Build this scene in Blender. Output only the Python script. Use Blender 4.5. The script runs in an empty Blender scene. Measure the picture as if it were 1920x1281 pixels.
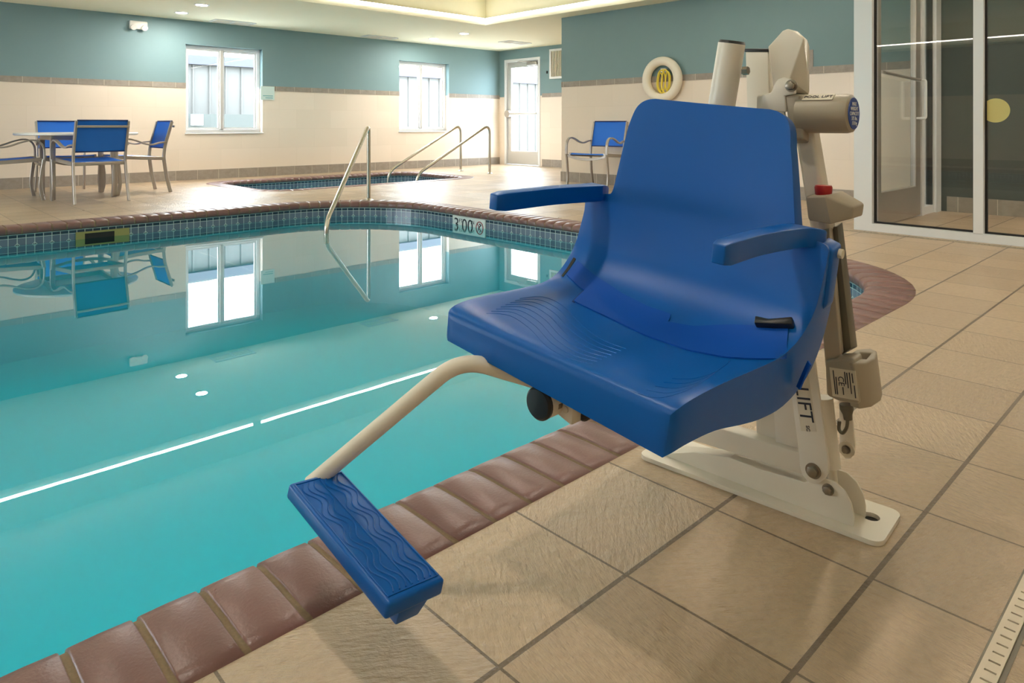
import bpy, bmesh, math, random
from mathutils import Vector, Matrix
from mathutils.bvhtree import BVHTree
random.seed(7)
S = bpy.context.scene
COL = S.collection
V = Vector

# ------------------------------------------------------------------ camera
CAM_H, FPX, HORIZON, YAW = 0.80, 1308.0, 235.0, math.radians(46.35)
cd = bpy.data.cameras.new('camera')
cd.sensor_width = 36.0
cd.lens = FPX / 1920.0 * 36.0
cd.shift_y = -(640.5 - HORIZON) / 1920.0
cd.clip_start = 0.05
cam = bpy.data.objects.new('camera', cd)
COL.objects.link(cam)
cam.location = (0, 0, CAM_H)
cam.rotation_euler = (math.radians(90), 0, YAW - math.radians(90))
S.camera = cam

# ------------------------------------------------------------------ world, exposure
S.view_settings.view_transform = 'Standard'
S.view_settings.look = 'None'
S.view_settings.exposure = 0.57
S.view_settings.gamma = 1.0
S.view_settings.use_curve_mapping = False
W = bpy.data.worlds.new('sky')
S.world = W
W.use_nodes = True
W.node_tree.nodes['Background'].inputs[0].default_value = (0.82, 0.92, 1.0, 1)
W.node_tree.nodes['Background'].inputs[1].default_value = 14.0
S.cycles.max_bounces = 10
S.cycles.diffuse_bounces = 5
S.cycles.glossy_bounces = 5
S.cycles.transparent_max_bounces = 16
S.cycles.sample_clamp_indirect = 6.0
S.cycles.caustics_reflective = False
S.cycles.caustics_refractive = False
S.cycles.use_denoising = True
LED_POWER = 17.0
DOWNLIGHT_POWER = 460.0

def portal(loc, rot, sx, sy):
    l = bpy.data.lights.new('daylight_portal', 'AREA')
    l.shape = 'RECTANGLE'; l.size = sx; l.size_y = sy
    l.cycles.is_portal = True
    o = bpy.data.objects.new('daylight_portal', l); COL.objects.link(o)
    o.location = loc; o.rotation_euler = rot
portal((4.157, 10.86, 1.34), (-math.pi/2, 0, 0), 1.15, 1.3)
portal((7.885, 10.86, 1.34), (-math.pi/2, 0, 0), 1.15, 1.3)
portal((9.95, 9.98, 1.05), (0, math.pi/2, 0), 2.1, 0.9)
portal((-4.65, 7.9, 1.35), (0, -math.pi/2, 0), 1.3, 3.8)

# ------------------------------------------------------------------ picture -> place
FW = V((math.cos(YAW), math.sin(YAW), 0)); RT = V((math.sin(YAW), -math.cos(YAW), 0)); UP = V((0, 0, 1))
CAM = V((0, 0, CAM_H))
def ray(px, py): return FW + RT*((px-960)/FPX) - UP*((py-HORIZON)/FPX)
def on_plane(px, py, p0, n):
    d = ray(px, py); return CAM + d*((V(p0)-CAM).dot(V(n))/d.dot(V(n)))
def on_z(px, py, z=0.0): return on_plane(px, py, (0, 0, z), (0, 0, 1))
def on_x(px, py, x): return on_plane(px, py, (x, 0, 0), (1, 0, 0))
def on_y(px, py, y): return on_plane(px, py, (0, y, 0), (0, 1, 0))

# ------------------------------------------------------------------ materials
def lin(c):
    return tuple(((v/255.0)/12.92 if v/255.0 <= 0.04045 else ((v/255.0+0.055)/1.055)**2.4) for v in c)
class N:
    def __init__(s, name):
        s.m = bpy.data.materials.new(name); s.m.use_nodes = True
        s.t = s.m.node_tree; s.t.nodes.clear()
        s.out = s.t.nodes.new('ShaderNodeOutputMaterial')
    def n(s, typ, **kw):
        x = s.t.nodes.new(typ)
        for k, v in kw.items(): setattr(x, k, v)
        return x
    def l(s, a, b): s.t.links.new(a, b)
    def put(s, sock, v):
        if hasattr(v, 'is_linked'): s.l(v, sock)
        else: sock.default_value = v
    def math(s, op, a, b=0.0, c=None):
        x = s.n('ShaderNodeMath', operation=op)
        s.put(x.inputs[0], a); s.put(x.inputs[1], b)
        if c is not None: s.put(x.inputs[2], c)
        return x.outputs[0]
    def mix(s, f, a, b):
        x = s.n('ShaderNodeMix', data_type='RGBA')
        s.put(x.inputs[0], f)
        for sk, v in ((x.inputs[6], a), (x.inputs[7], b)):
            s.put(sk, (v[0], v[1], v[2], 1) if isinstance(v, tuple) else v)
        return x.outputs[2]
    def noise(s, vec, scale, detail=4.0, rough=0.55):
        x = s.n('ShaderNodeTexNoise'); x.inputs['Scale'].default_value = scale
        x.inputs['Detail'].default_value = detail; x.inputs['Roughness'].default_value = rough
        if vec is not None: s.l(vec, x.inputs['Vector'])
        return x.outputs['Fac']
    def white(s, x_, y_):
        c = s.n('ShaderNodeCombineXYZ'); s.put(c.inputs[0], x_); s.put(c.inputs[1], y_)
        w = s.n('ShaderNodeTexWhiteNoise', noise_dimensions='3D'); s.l(c.outputs[0], w.inputs['Vector'])
        return w.outputs['Value']
    def xyz(s, kind='Object'):
        if kind == 'World':
            g = s.n('ShaderNodeNewGeometry'); o = g.outputs['Position']
        else:
            g = s.n('ShaderNodeTexCoord'); o = g.outputs[kind]
        p = s.n('ShaderNodeSeparateXYZ'); s.l(o, p.inputs[0])
        return o, p.outputs[0], p.outputs[1], p.outputs[2]
    def bump(s, h, strength=0.3, dist=0.01):
        b = s.n('ShaderNodeBump'); b.inputs['Strength'].default_value = strength
        b.inputs['Distance'].default_value = dist; s.l(h, b.inputs['Height']); return b.outputs[0]
    def schlick(s, r0, normal=None, power=5.0):
        w = s.n('ShaderNodeLayerWeight'); w.inputs[0].default_value = 0.5
        if normal is not None: s.l(normal, w.inputs['Normal'])
        return s.math('ADD', r0, s.math('MULTIPLY', s.math('POWER', w.outputs['Facing'], power), 1.0-r0))
    def bsdf(s, color, rough=0.5, metal=0.0, spec=0.5, normal=None):
        b = s.n('ShaderNodeBsdfPrincipled')
        s.put(b.inputs['Base Color'], (color[0], color[1], color[2], 1) if isinstance(color, tuple) else color)
        s.put(b.inputs['Roughness'], rough); s.put(b.inputs['Metallic'], metal)
        s.put(b.inputs['Specular IOR Level'], spec)
        if normal is not None: s.l(normal, b.inputs['Normal'])
        return b
    def done(s, sh):
        s.l(sh if hasattr(sh, 'is_linked') else sh.outputs[0], s.out.inputs[0]); return s.m

def plain(name, rgb, rough=0.5, metal=0.0, spec=0.5, bump=None, vary=0.0):
    k = N(name); c = lin(rgb); nrm = None
    vec = k.xyz()[0]
    if vary:
        f = k.noise(vec, 9.0)
        c = k.mix(f, tuple(x*(1-vary) for x in c), tuple(min(1, x*(1+vary)) for x in c))
    if bump: nrm = k.bump(k.noise(vec, bump[0]), bump[1], bump[2])
    return k.done(k.bsdf(c, rough, metal, spec, nrm))

def emit(name, rgb, strength):
    k = N(name); e = k.n('ShaderNodeEmission'); c = lin(rgb)
    e.inputs[0].default_value = (c[0], c[1], c[2], 1); e.inputs[1].default_value = strength
    return k.done(e)

def clear(name, tint=(0.93, 0.96, 0.95), ior=1.5, gloss=1.0):
    k = N(name)
    f = k.schlick(((ior-1)/(ior+1))**2)
    t = k.n('ShaderNodeBsdfTransparent'); t.inputs[0].default_value = (*tint, 1)
    g = k.n('ShaderNodeBsdfGlossy'); g.inputs['Roughness'].default_value = 0.0
    m = k.n('ShaderNodeMixShader'); k.l(k.math('MULTIPLY', f, gloss), m.inputs[0])
    k.l(t.outputs[0], m.inputs[1]); k.l(g.outputs[0], m.inputs[2])
    return k.done(m)

def near_line(k, x, origin, pitch, half):
    """1 on a joint line every `pitch` from `origin`, also the cell number"""
    q = k.math('DIVIDE', k.math('SUBTRACT', x, origin), pitch)
    cell = k.math('FLOOR', q)
    fr = k.math('SUBTRACT', q, cell)
    d = k.math('MINIMUM', fr, k.math('SUBTRACT', 1.0, fr))
    return k.math('LESS_THAN', d, half/pitch), cell

def mat_floor():
    k = N('beige_stone_tile'); vec, x, y, z = k.xyz('World')
    lx, cx = near_line(k, x, 1.003, 0.3062, 0.0026)
    ly, cy = near_line(k, y, 0.4535, 0.3045, 0.0046)
    joint = k.math('MAXIMUM', lx, ly)
    rnd = k.white(cx, cy)
    n1 = k.noise(vec, 3.5, 5); n2 = k.noise(vec, 60, 3)
    base = k.mix(rnd, lin((184, 162, 136)), lin((208, 184, 154)))
    base = k.mix(k.math('MULTIPLY', n1, 0.35), base, lin((168, 146, 120)))
    base = k.mix(k.math('MULTIPLY', k.math('POWER', n2, 2.0), 0.8), base, lin((146, 124, 100)))
    col = k.mix(joint, base, lin((112, 96, 78)))
    # split-stone ripples run a different way on every tile
    rot = k.n('ShaderNodeVectorRotate', rotation_type='Z_AXIS'); k.l(vec, rot.inputs['Vector'])
    k.l(k.math('MULTIPLY', rnd, 6.28), rot.inputs['Angle'])
    mp = k.n('ShaderNodeMapping'); mp.inputs['Scale'].default_value = (26, 90, 26); k.l(rot.outputs[0], mp.inputs[0])
    rip = k.noise(mp.outputs[0], 1.0, 5, 0.6)
    h = k.math('ADD', k.math('MULTIPLY', rip, 0.8), k.math('MULTIPLY', n2, 0.35))
    h = k.math('SUBTRACT', h, k.math('MULTIPLY', joint, 1.3))
    ro = k.math('ADD', 0.24, k.math('MULTIPLY', n1, 0.12))
    return k.done(k.bsdf(col, ro, 0, 0.55, k.bump(h, 0.9, 0.008)))

def mat_wall():
    """teal paint above, cream tile below the stone band"""
    k = N('painted_and_tiled_wall'); vec, x, y, z = k.xyz('World')
    low = k.math('LESS_THAN', z, 1.38)
    s = k.math('ADD', x, y)
    r, c = near_line(k, z, 0.14, 0.305, 0.0016)
    off = k.math('MULTIPLY', k.math('MODULO', k.math('ABSOLUTE', c), 2.0), 0.30)
    v, c2 = near_line(k, k.math('ADD', s, off), 0.1, 0.61, 0.0016)
    j = k.math('MAXIMUM', r, v)
    tile = k.mix(k.white(c, c2), lin((228, 215, 199)), lin((233, 220, 205)))
    tile = k.mix(k.math('MULTIPLY', j, 0.3), tile, lin((196, 184, 164)))
    paint = k.mix(k.noise(vec, 2.5, 3), lin((118, 146, 152)), lin((124, 152, 157)))
    col = k.mix(low, paint, tile)
    ro = k.math('SUBTRACT', 0.6, k.math('MULTIPLY', low, 0.28))
    return k.done(k.bsdf(col, ro, 0, 0.4, k.bump(k.noise(vec, 120, 2), 0.05, 0.002)))

def mat_stone():
    k = N('grey_brown_stone_tile'); vec, x, y, z = k.xyz('World')
    s = k.math('ADD', x, y)
    j, c = near_line(k, s, 0.05, 0.305, 0.003)
    n = k.noise(vec, 14, 6, 0.65)
    col = k.mix(n, lin((124, 115, 106)), lin((176, 168, 158)))
    col = k.mix(k.math('MULTIPLY', k.white(c, 0.0), 0.3), col, lin((140, 127, 115)))
    col = k.mix(j, col, lin((198, 188, 172)))
    return k.done(k.bsdf(col, 0.45, 0, 0.4))

def mat_coping(brick=((106, 73, 69), (132, 96, 90)), grout=(140, 118, 92)):
    k = N('red_brick_coping'); tc = k.n('ShaderNodeTexCoord')
    p = k.n('ShaderNodeSeparateXYZ'); k.l(tc.outputs['UV'], p.inputs[0])
    vec = k.xyz('World')[0]
    j, c = near_line(k, p.outputs[0], 0.0, 1.0, 0.054)
    rnd = k.white(c, 3.0)
    n = k.noise(vec, 22, 5); n2 = k.noise(vec, 160, 3)
    col = k.mix(k.math('ADD', k.math('MULTIPLY', rnd, 0.5), k.math('MULTIPLY', n, 0.5)), lin(brick[0]), lin(brick[1]))
    col = k.mix(k.math('MULTIPLY', n2, 0.35), col, lin((112, 76, 70)))
    gcol = k.mix(n2, lin(grout), lin(tuple(v*0.8 for v in grout)))
    col = k.mix(j, col, gcol)
    h = k.math('ADD', k.math('MULTIPLY', n2, 0.7), k.math('MULTIPLY', n, 0.6))
    return k.done(k.bsdf(col, k.math('ADD', 0.32, k.math('MULTIPLY', j, 0.5)), 0, 0.5, k.bump(h, 0.28, 0.004)))

def mat_basin():
    """mosaic band at the waterline over blue-green plaster; UV is (metres along, height)"""
    k = N('pool_mosaic_and_plaster'); tc = k.n('ShaderNodeTexCoord')
    p = k.n('ShaderNodeSeparateXYZ'); k.l(tc.outputs['UV'], p.inputs[0])
    u, z = p.outputs[0], p.outputs[1]
    jv, cu = near_line(k, u, 0.0, 0.058, 0.0022)
    top = k.math('GREATER_THAN', z, -0.088)
    def hline(h, w): return k.math('LESS_THAN', k.math('ABSOLUTE', k.math('SUBTRACT', z, h)), w)
    jh = k.math('MAXIMUM', k.math('MAXIMUM', hline(-0.088, 0.0018), hline(-0.150, 0.0022)), hline(-0.059, 0.004))
    # little pointed motif at every second joint
    q = k.math('DIVIDE', u, 0.116); fr = k.math('ABSOLUTE', k.math('SUBTRACT', k.math('SUBTRACT', q, k.math('FLOOR', q)), 0.5))
    du = k.math('MULTIPLY', fr, 0.116)
    dd = k.math('ADD', du, k.math('ABSOLUTE', k.math('SUBTRACT', z, -0.146)))
    dia = k.math('LESS_THAN', dd, 0.014); ring = k.math('LESS_THAN', k.math('ABSOLUTE', k.math('SUBTRACT', dd, 0.017)), 0.003)
    r = k.white(cu, 1.0)
    body = k.mix(r, lin((92, 104, 124)), lin((112, 124, 142)))
    dark = k.mix(r, lin((34, 52, 68)), lin((52, 72, 88)))
    col = k.mix(top, body, dark)
    col = k.mix(dia, col, lin((30, 46, 66)))
    joint = k.math('MAXIMUM', k.math('MAXIMUM', jv, jh), ring)
    col = k.mix(joint, col, lin((196, 208, 206)))
    plaster = k.math('LESS_THAN', z, -0.212)
    col = k.mix(plaster, col, lin((140, 206, 218)))
    return k.done(k.bsdf(col, k.math('ADD', 0.2, k.math('MULTIPLY', plaster, 0.5)), 0, 0.5))

def mat_water():
    k = N('still_pool_water'); vec = k.xyz('World')[0]
    n = k.noise(vec, 1.6, 3)
    nb = k.bump(n, 0.02, 0.01)
    f = k.schlick(0.045, nb, 3.7)
    t = k.n('ShaderNodeBsdfTransparent'); t.inputs[0].default_value = (0.28, 0.90, 0.985, 1)
    g = k.n('ShaderNodeBsdfGlossy'); g.inputs['Roughness'].default_value = 0.0
    k.l(nb, g.inputs['Normal'])
    m = k.n('ShaderNodeMixShader'); k.l(f, m.inputs[0])
    k.l(t.outputs[0], m.inputs[1]); k.l(g.outputs[0], m.inputs[2])
    return k.done(m)

def mat_seat():
    k = N('blue_moulded_plastic'); vec, x, y, z = k.xyz()
    return k.done(k.bsdf(lin((0, 86, 168)), 0.36, 0, 0.32, k.bump(k.noise(vec, 260, 2), 0.05, 0.001)))

def mat_web():
    k = N('blue_webbing'); vec, x, y, z = k.xyz()
    w = k.n('ShaderNodeTexWave'); w.inputs['Scale'].default_value = 160; w.inputs['Distortion'].default_value = 0.5
    k.l(vec, w.inputs['Vector'])
    return k.done(k.bsdf(lin((0, 76, 172)), 0.6, 0, 0.3, k.bump(w.outputs['Fac'], 0.2, 0.0008)))

M = {}
M['floor'] = mat_floor(); M['wall'] = mat_wall(); M['stone'] = mat_stone(); M['coping'] = mat_coping()
M['basin'] = mat_basin(); M['water'] = mat_water(); M['seat'] = mat_seat(); M['web'] = mat_web()
M['plaster'] = plain('pool_plaster', (140, 206, 218), 0.7)
M['ceiling'] = plain('cream_ceiling_paint', (246, 243, 218), 0.85, vary=0.02)
M['white'] = plain('white_powder_coat', (224, 216, 202), 0.3, bump=(300, 0.04, 0.001))
M['white_trim'] = plain('white_frame', (228, 230, 232), 0.35)
M['alu'] = plain('satin_aluminium_frame', (206, 204, 200), 0.38, 0.35)
M['grey_metal'] = plain('taupe_metal', (172, 164, 156), 0.35, 0.55)
M['steel'] = plain('stainless_steel', (206, 200, 188), 0.24, 1.0)
M['bolt'] = plain('zinc_bolt', (150, 140, 126), 0.35, 0.9)
M['black'] = plain('black_plastic', (22, 22, 24), 0.4)
M['dark'] = plain('dark_seal_and_hole_shade', (26, 24, 22), 0.7)  # gaskets and seals; also shade painted into slots and openings
M['grey'] = plain('warm_grey_plastic', (162, 150, 132), 0.42, bump=(200, 0.05, 0.001))
M['grey_dark'] = plain('dark_grey_profile', (104, 98, 84), 0.4, 0.3)
M['red'] = plain('red_plastic', (176, 34, 34), 0.35)
M['label'] = plain('cream_label', (214, 204, 184), 0.5)
M['label_blue'] = plain('blue_label', (26, 66, 150), 0.45)
M['ink'] = plain('dark_ink', (34, 34, 46), 0.6)
M['ink_white'] = plain('white_ink', (236, 238, 240), 0.6)
M['ink_red'] = plain('red_ink', (150, 60, 60), 0.6)
M['sling'] = plain('blue_sling_mesh', (18, 112, 220), 0.6, bump=(500, 0.2, 0.001))
M['sling_dark'] = plain('navy_sling_edge', (16, 48, 110), 0.6)
M['table'] = plain('white_table_top', (238, 234, 226), 0.4)
M['ring'] = plain('white_foam_ring', (238, 230, 214), 0.5)
M['rope'] = plain('yellow_rope', (236, 214, 84), 0.7)
M['drain'] = plain('pale_plastic_grate', (206, 192, 170), 0.45)
M['tile_plain'] = plain('pale_marker_tile', (216, 220, 218), 0.3)
M['tan'] = plain('tan_plastic', (150, 140, 84), 0.5)
M['glass'] = clear('window_glass', (0.97, 0.98, 0.98), 1.2)
M['glass_room'] = clear('partition_glass', (0.93, 0.93, 0.91), 1.55, 1.0)
M['led'] = emit('warm_led', (255, 245, 230), LED_POWER)
M['bulb'] = emit('downlight_lamp', (255, 246, 234), DOWNLIGHT_POWER)
M['bulb_added_tray'] = emit('added_tray_lamp', (255, 241, 222), DOWNLIGHT_POWER*.66)  # glow of the added tray lamps
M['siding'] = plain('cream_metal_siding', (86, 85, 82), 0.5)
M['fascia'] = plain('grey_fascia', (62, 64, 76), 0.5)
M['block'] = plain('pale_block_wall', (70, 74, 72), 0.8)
M['gravel'] = plain('concrete_ground', (196, 194, 188), 0.9, vary=0.1)
M['lobby'] = plain('grey_green_paint', (70, 76, 72), 0.6)
M['sticker'] = plain('pale_yellow_sticker', (204, 192, 120), 0.5)
M['sign'] = plain('pale_aqua_sign', (206, 226, 222), 0.4)
M['sign_band'] = plain('aqua_sign_print', (120, 176, 178), 0.4)
M['plate'] = plain('white_wall_plate', (232, 228, 220), 0.4)

# ------------------------------------------------------------------ mesh helpers
def root_loc(o):
    while o.parent is not None: o = o.parent
    return o.location.copy()

class MB:
    def __init__(s): s.b = bmesh.new()
    def box(s, lo, hi, mat=None):
        r = bmesh.ops.create_cube(s.b, size=1.0)
        lo, hi = V(lo), V(hi)
        for v in r['verts']:
            v.co = V([lo[i] + (v.co[i]+0.5)*(hi[i]-lo[i]) for i in range(3)])
        if mat is not None: bmesh.ops.transform(s.b, matrix=mat, verts=r['verts'])
        return s
    def ring(s, c, ax, r, n, ref=None):
        ax = ax.normalized()
        e1 = ax.orthogonal().normalized() if ref is None else (ref - ax*ref.dot(ax)).normalized()
        e2 = ax.cross(e1)
        return [s.b.verts.new(c + e1*(r*math.cos(2*math.pi*i/n)) + e2*(r*math.sin(2*math.pi*i/n))) for i in range(n)]
    def bridge(s, a, b):
        n = len(a)
        for i in range(n): s.b.faces.new((a[i], a[(i+1) % n], b[(i+1) % n], b[i]))
    def cyl(s, p0, p1, r0, r1=None, n=24):
        p0, p1 = V(p0), V(p1); r1 = r0 if r1 is None else r1
        a = s.ring(p0, p1-p0, r0, n); b = s.ring(p1, p1-p0, r1, n)
        s.bridge(a, b); s.b.faces.new(a[::-1]); s.b.faces.new(b); return s
    def tube(s, pts, r, n=12, closed=False, flat=None):
        pts = [V(p) for p in pts]; L = len(pts); rings = []; ref = None
        for i, p in enumerate(pts):
            if closed: t = pts[(i+1) % L] - pts[i-1]
            else: t = pts[min(i+1, L-1)] - pts[max(i-1, 0)]
            t.normalize()
            if ref is None: ref = t.orthogonal().normalized() if flat is None else V(flat[2])
            ref = (ref - t*ref.dot(t)).normalized(); e2 = t.cross(ref)
            if flat is None:
                rings.append([s.b.verts.new(p + ref*(r*math.cos(2*math.pi*k/n)) + e2*(r*math.sin(2*math.pi*k/n))) for k in range(n)])
            else:
                w, h = flat[0], flat[1]; q = min(w, h)*0.3
                cs = [(w, h-q), (w-q, h), (-w+q, h), (-w, h-q), (-w, -h+q), (-w+q, -h), (w-q, -h), (w, -h+q)]
                rings.append([s.b.verts.new(p + ref*a + e2*b) for a, b in cs])
        for a, b in zip(rings, rings[1:]): s.bridge(a, b)
        if closed: s.bridge(rings[-1], rings[0])
        else: s.b.faces.new(rings[0][::-1]); s.b.faces.new(rings[-1])
        return s
    def prism(s, pts, vec, holes=()):
        """closed outline (with holes) pushed along vec"""
        vec = V(vec); loops = [[V(p) for p in pts]] + [[V(p) for p in h] for h in holes]
        es = []; vs = []
        for lp in loops:
            a = [s.b.verts.new(p) for p in lp]
            vs.append(a)
            es += [s.b.edges.new((a[i], a[(i+1) % len(a)])) for i in range(len(a))]
        r = bmesh.ops.triangle_fill(s.b, use_beauty=True, use_dissolve=False, edges=es)
        fs = [f for f in r['geom'] if isinstance(f, bmesh.types.BMFace)]
        mp = {v: s.b.verts.new(v.co + vec) for a in vs for v in a}
        for f in fs: s.b.faces.new([mp[v] for v in f.verts][::-1])
        for a in vs:
            for i in range(len(a)):
                b = a[(i+1) % len(a)]
                s.b.faces.new((a[i], b, mp[b], mp[a[i]]))
        return s
    def sheet(s, pts, holes=()):
        es = []
        for lp in [pts] + list(holes):
            a = [s.b.verts.new(V(p)) for p in lp]
            es += [s.b.edges.new((a[i], a[(i+1) % len(a)])) for i in range(len(a))]
        bmesh.ops.triangle_fill(s.b, use_beauty=True, use_dissolve=False, edges=es); return s
    def hull(s, pts):
        vs = [s.b.verts.new(V(p)) for p in pts]
        bmesh.ops.convex_hull(s.b, input=vs); return s
    def lathe(s, c, ax, prof, n=32):
        c, ax = V(c), V(ax).normalized(); rs = []
        for r, h in prof: rs.append(s.ring(c + ax*h, ax, max(r, 1e-4), n))
        for a, b in zip(rs, rs[1:]): s.bridge(a, b)
        s.b.faces.new(rs[0][::-1]); s.b.faces.new(rs[-1]); return s
    def build(s, name, mat, parent=None, bevel=0.0, seg=2, smooth=30, sub=0):
        b = s.b
        bmesh.ops.remove_doubles(b, verts=b.verts, dist=1e-6)
        bmesh.ops.recalc_face_normals(b, faces=b.faces)
        if bevel:
            b.edges.ensure_lookup_table()
            ed = [e for e in b.edges if len(e.link_faces) == 2 and e.calc_face_angle(0) > math.radians(35)]
            bmesh.ops.bevel(b, geom=ed, offset=bevel, segments=seg, profile=0.5, affect='EDGES', clamp_overlap=True)
        if smooth:
            for f in b.faces: f.smooth = True
            for e in b.edges: e.smooth = not (len(e.link_faces) == 2 and e.calc_face_angle(0) > math.radians(smooth))
        me = bpy.data.meshes.new(name); b.to_mesh(me); b.free()
        return link(name, me, mat, parent)

def link(name, me, mat, parent=None):
    if mat is not None:
        me.materials.clear(); me.materials.append(M[mat] if isinstance(mat, str) else mat)
    o = bpy.data.objects.new(name, me); COL.objects.link(o)
    if parent is not None:
        me.transform(Matrix.Translation(-root_loc(parent))); o.parent = parent
    return o

def thing(name, label, cat, loc=(0, 0, 0), group=None):
    o = bpy.data.objects.new(name, None); COL.objects.link(o); o.location = loc
    o.empty_display_size = 0.1
    return tag(o, label, cat, group)
def tag(o, label, cat, group=None, kind=None):
    o['label'] = label; o['category'] = cat
    if group: o['group'] = group
    if kind: o['kind'] = kind
    return o
def struct(o, label=None):
    o['kind'] = 'structure'
    if label: o['label'] = label
    return o
def copy_tree(o, parent=None):
    c = o.copy(); COL.objects.link(c)
    if parent is not None: c.parent = parent
    for ch in [x for x in bpy.data.objects if x.parent == o]: copy_tree(ch, c)
    return c

def text(name, body, size, origin, ex, ey, mat, parent, depth=0.0006, align='CENTER'):
    """lettering laid on a surface: ex reads along, ey is up the letter"""
    cu = bpy.data.curves.new(name, 'FONT'); cu.body = body; cu.size = size
    cu.align_x = align; cu.align_y = 'CENTER'; cu.extrude = depth; cu.resolution_u = 3
    t = bpy.data.objects.new(name, cu); COL.objects.link(t)
    dg = bpy.context.evaluated_depsgraph_get(); dg.update()
    me = bpy.data.meshes.new_from_object(t.evaluated_get(dg))
    bpy.data.objects.remove(t)
    ex = V(ex).normalized(); ey = V(ey); ey = (ey - ex*ey.dot(ex)).normalized(); ez = ex.cross(ey)
    m = Matrix((ex, ey, ez)).transposed().to_4x4(); m.translation = V(origin)
    me.transform(m)
    return link(name, me, mat, parent)

def spline(pts, per=8):
    """smooth curve through points"""
    P = [V(p) for p in pts]; out = []
    for i in range(len(P)-1):
        a, b, c, d = P[max(i-1, 0)], P[i], P[i+1], P[min(i+2, len(P)-1)]
        for k in range(per):
            t = k/per
            out.append(0.5*((2*b) + (c-a)*t + (2*a-5*b+4*c-d)*t*t + (3*b-a-3*c+d)*t**3))
    return out + [P[-1]]

def fillet(pts, rad, n=8):
    """polyline with rounded bends"""
    P = [V(p) for p in pts]; out = [P[0]]
    for i in range(1, len(P)-1):
        a, b, c = P[i-1], P[i], P[i+1]
        d1, d2 = (a-b), (c-b); r = min(rad, d1.length*0.48, d2.length*0.48)
        p, q = b + d1.normalized()*r, b + d2.normalized()*r
        for k in range(n+1):
            t = k/n; out.append(p*(1-t)**2 + b*2*t*(1-t) + q*t*t)
    return out + [P[-1]]

def rrect2(x0, x1, y0, y1, r, n=14):
    """rounded rectangle outline, counter-clockwise from the lower edge; r = radii at (x0y0, x1y0, x1y1, x0y1)"""
    out = []
    for (cx, cy, a0, rr) in ((x1-r[1], y0+r[1], -90, r[1]), (x1-r[2], y1-r[2], 0, r[2]), (x0+r[3], y1-r[3], 90, r[3]), (x0+r[0], y0+r[0], 180, r[0])):
        for k in range(n+1):
            a = math.radians(a0 + 90*k/n); out.append((cx + rr*math.cos(a), cy + rr*math.sin(a)))
    return out

# ------------------------------------------------------------------ the setting
X0, XW, XD = -4.5, 7.40, 9.80      # left wall, ring wall, exit-door wall
Y0, YJ, YB = -3.0, 6.73, 10.65     # front wall, jog, back wall
ZC, ZT, CT = 2.335, 2.78, 0.075    # soffit, tray, lip height
COVE = (-4.0, 7.09, -1.6, 8.03)

class Path:
    def __init__(s, pts, start):
        P = [V((x, y, 0)) for x, y in pts]
        s.P = [V((start, P[0].y, 0))] + P + [V((start, P[0].y, 0))]
        s.L = [0.0]
        for a, b in zip(s.P, s.P[1:]): s.L.append(s.L[-1] + (b-a).length)
        s.len = s.L[-1]
    def at(s, d):
        d = d % s.len
        lo, hi = 0, len(s.L)-1
        while hi-lo > 1:
            m = (lo+hi)//2
            if s.L[m] <= d: lo = m
            else: hi = m
        a, b = s.P[lo], s.P[hi]; f = (d - s.L[lo])/max(1e-9, s.L[hi]-s.L[lo])
        return a + (b-a)*f
    def nrm(s, d):
        t = (s.at(d+0.02) - s.at(d-0.02)).normalized()
        return V((t.y, -t.x, 0))      # outward for a counter-clockwise path

def coping(name, path, width, pitch):
    """bullnose brick edging swept round a pool, joints pressed in"""
    nb = int(round(path.len/pitch)); pitch = path.len/nb
    prof = [(width, -0.012, 0), (width-0.003, 0.001, 0), (width*0.82, 0.004, 1), (width*0.5, 0.006, 1), (width*0.2, 0.005, 1), (0.022, 0.001, 1), (0.006, -0.009, .8), (0.0, -0.022, .6), (0.0, -0.045, .4), (0.006, -0.057, .2), (0.03, -0.060, 0)]
    b = bmesh.new(); uvl = b.loops.layers.uv.new('UVMap'); rows = []; us = []
    for k in range(nb):
        for f in (0.0, 0.05, 0.062, 0.085, 0.5, 0.915, 0.938, 0.95):
            d = (k+f)*pitch; p = path.at(d); n = path.nrm(d)
            dip = 1.0 if f in (0.0, 0.05, 0.95) else (0.0 if f in (0.085, 0.5, 0.915) else 0.25)
            row = []
            for (o, z, w) in prof:
                zz = z - 0.005*dip*w + (0.0012*w if f == 0.5 else 0)
                oo = o + (0.003*dip if o < 0.03 else 0)
                row.append(b.verts.new((p.x + n.x*oo, p.y + n.y*oo, zz)))
            rows.append(row); us.append(k+f)
    n = len(rows)
    for i in range(n):
        j = (i+1) % n; u0 = us[i]; u1 = us[j] if j else float(nb)
        for q in range(len(prof)-1):
            f = b.faces.new((rows[i][q], rows[j][q], rows[j][q+1], rows[i][q+1])); f.smooth = True
            for lp, uv in zip(f.loops, ((u0, q), (u1, q), (u1, q+1), (u0, q+1))): lp[uvl].uv = (uv[0], uv[1]/10)
    bmesh.ops.recalc_face_normals(b, faces=b.faces)
    me = bpy.data.meshes.new(name); b.to_mesh(me); b.free()
    return link(name, me, 'coping')

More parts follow.
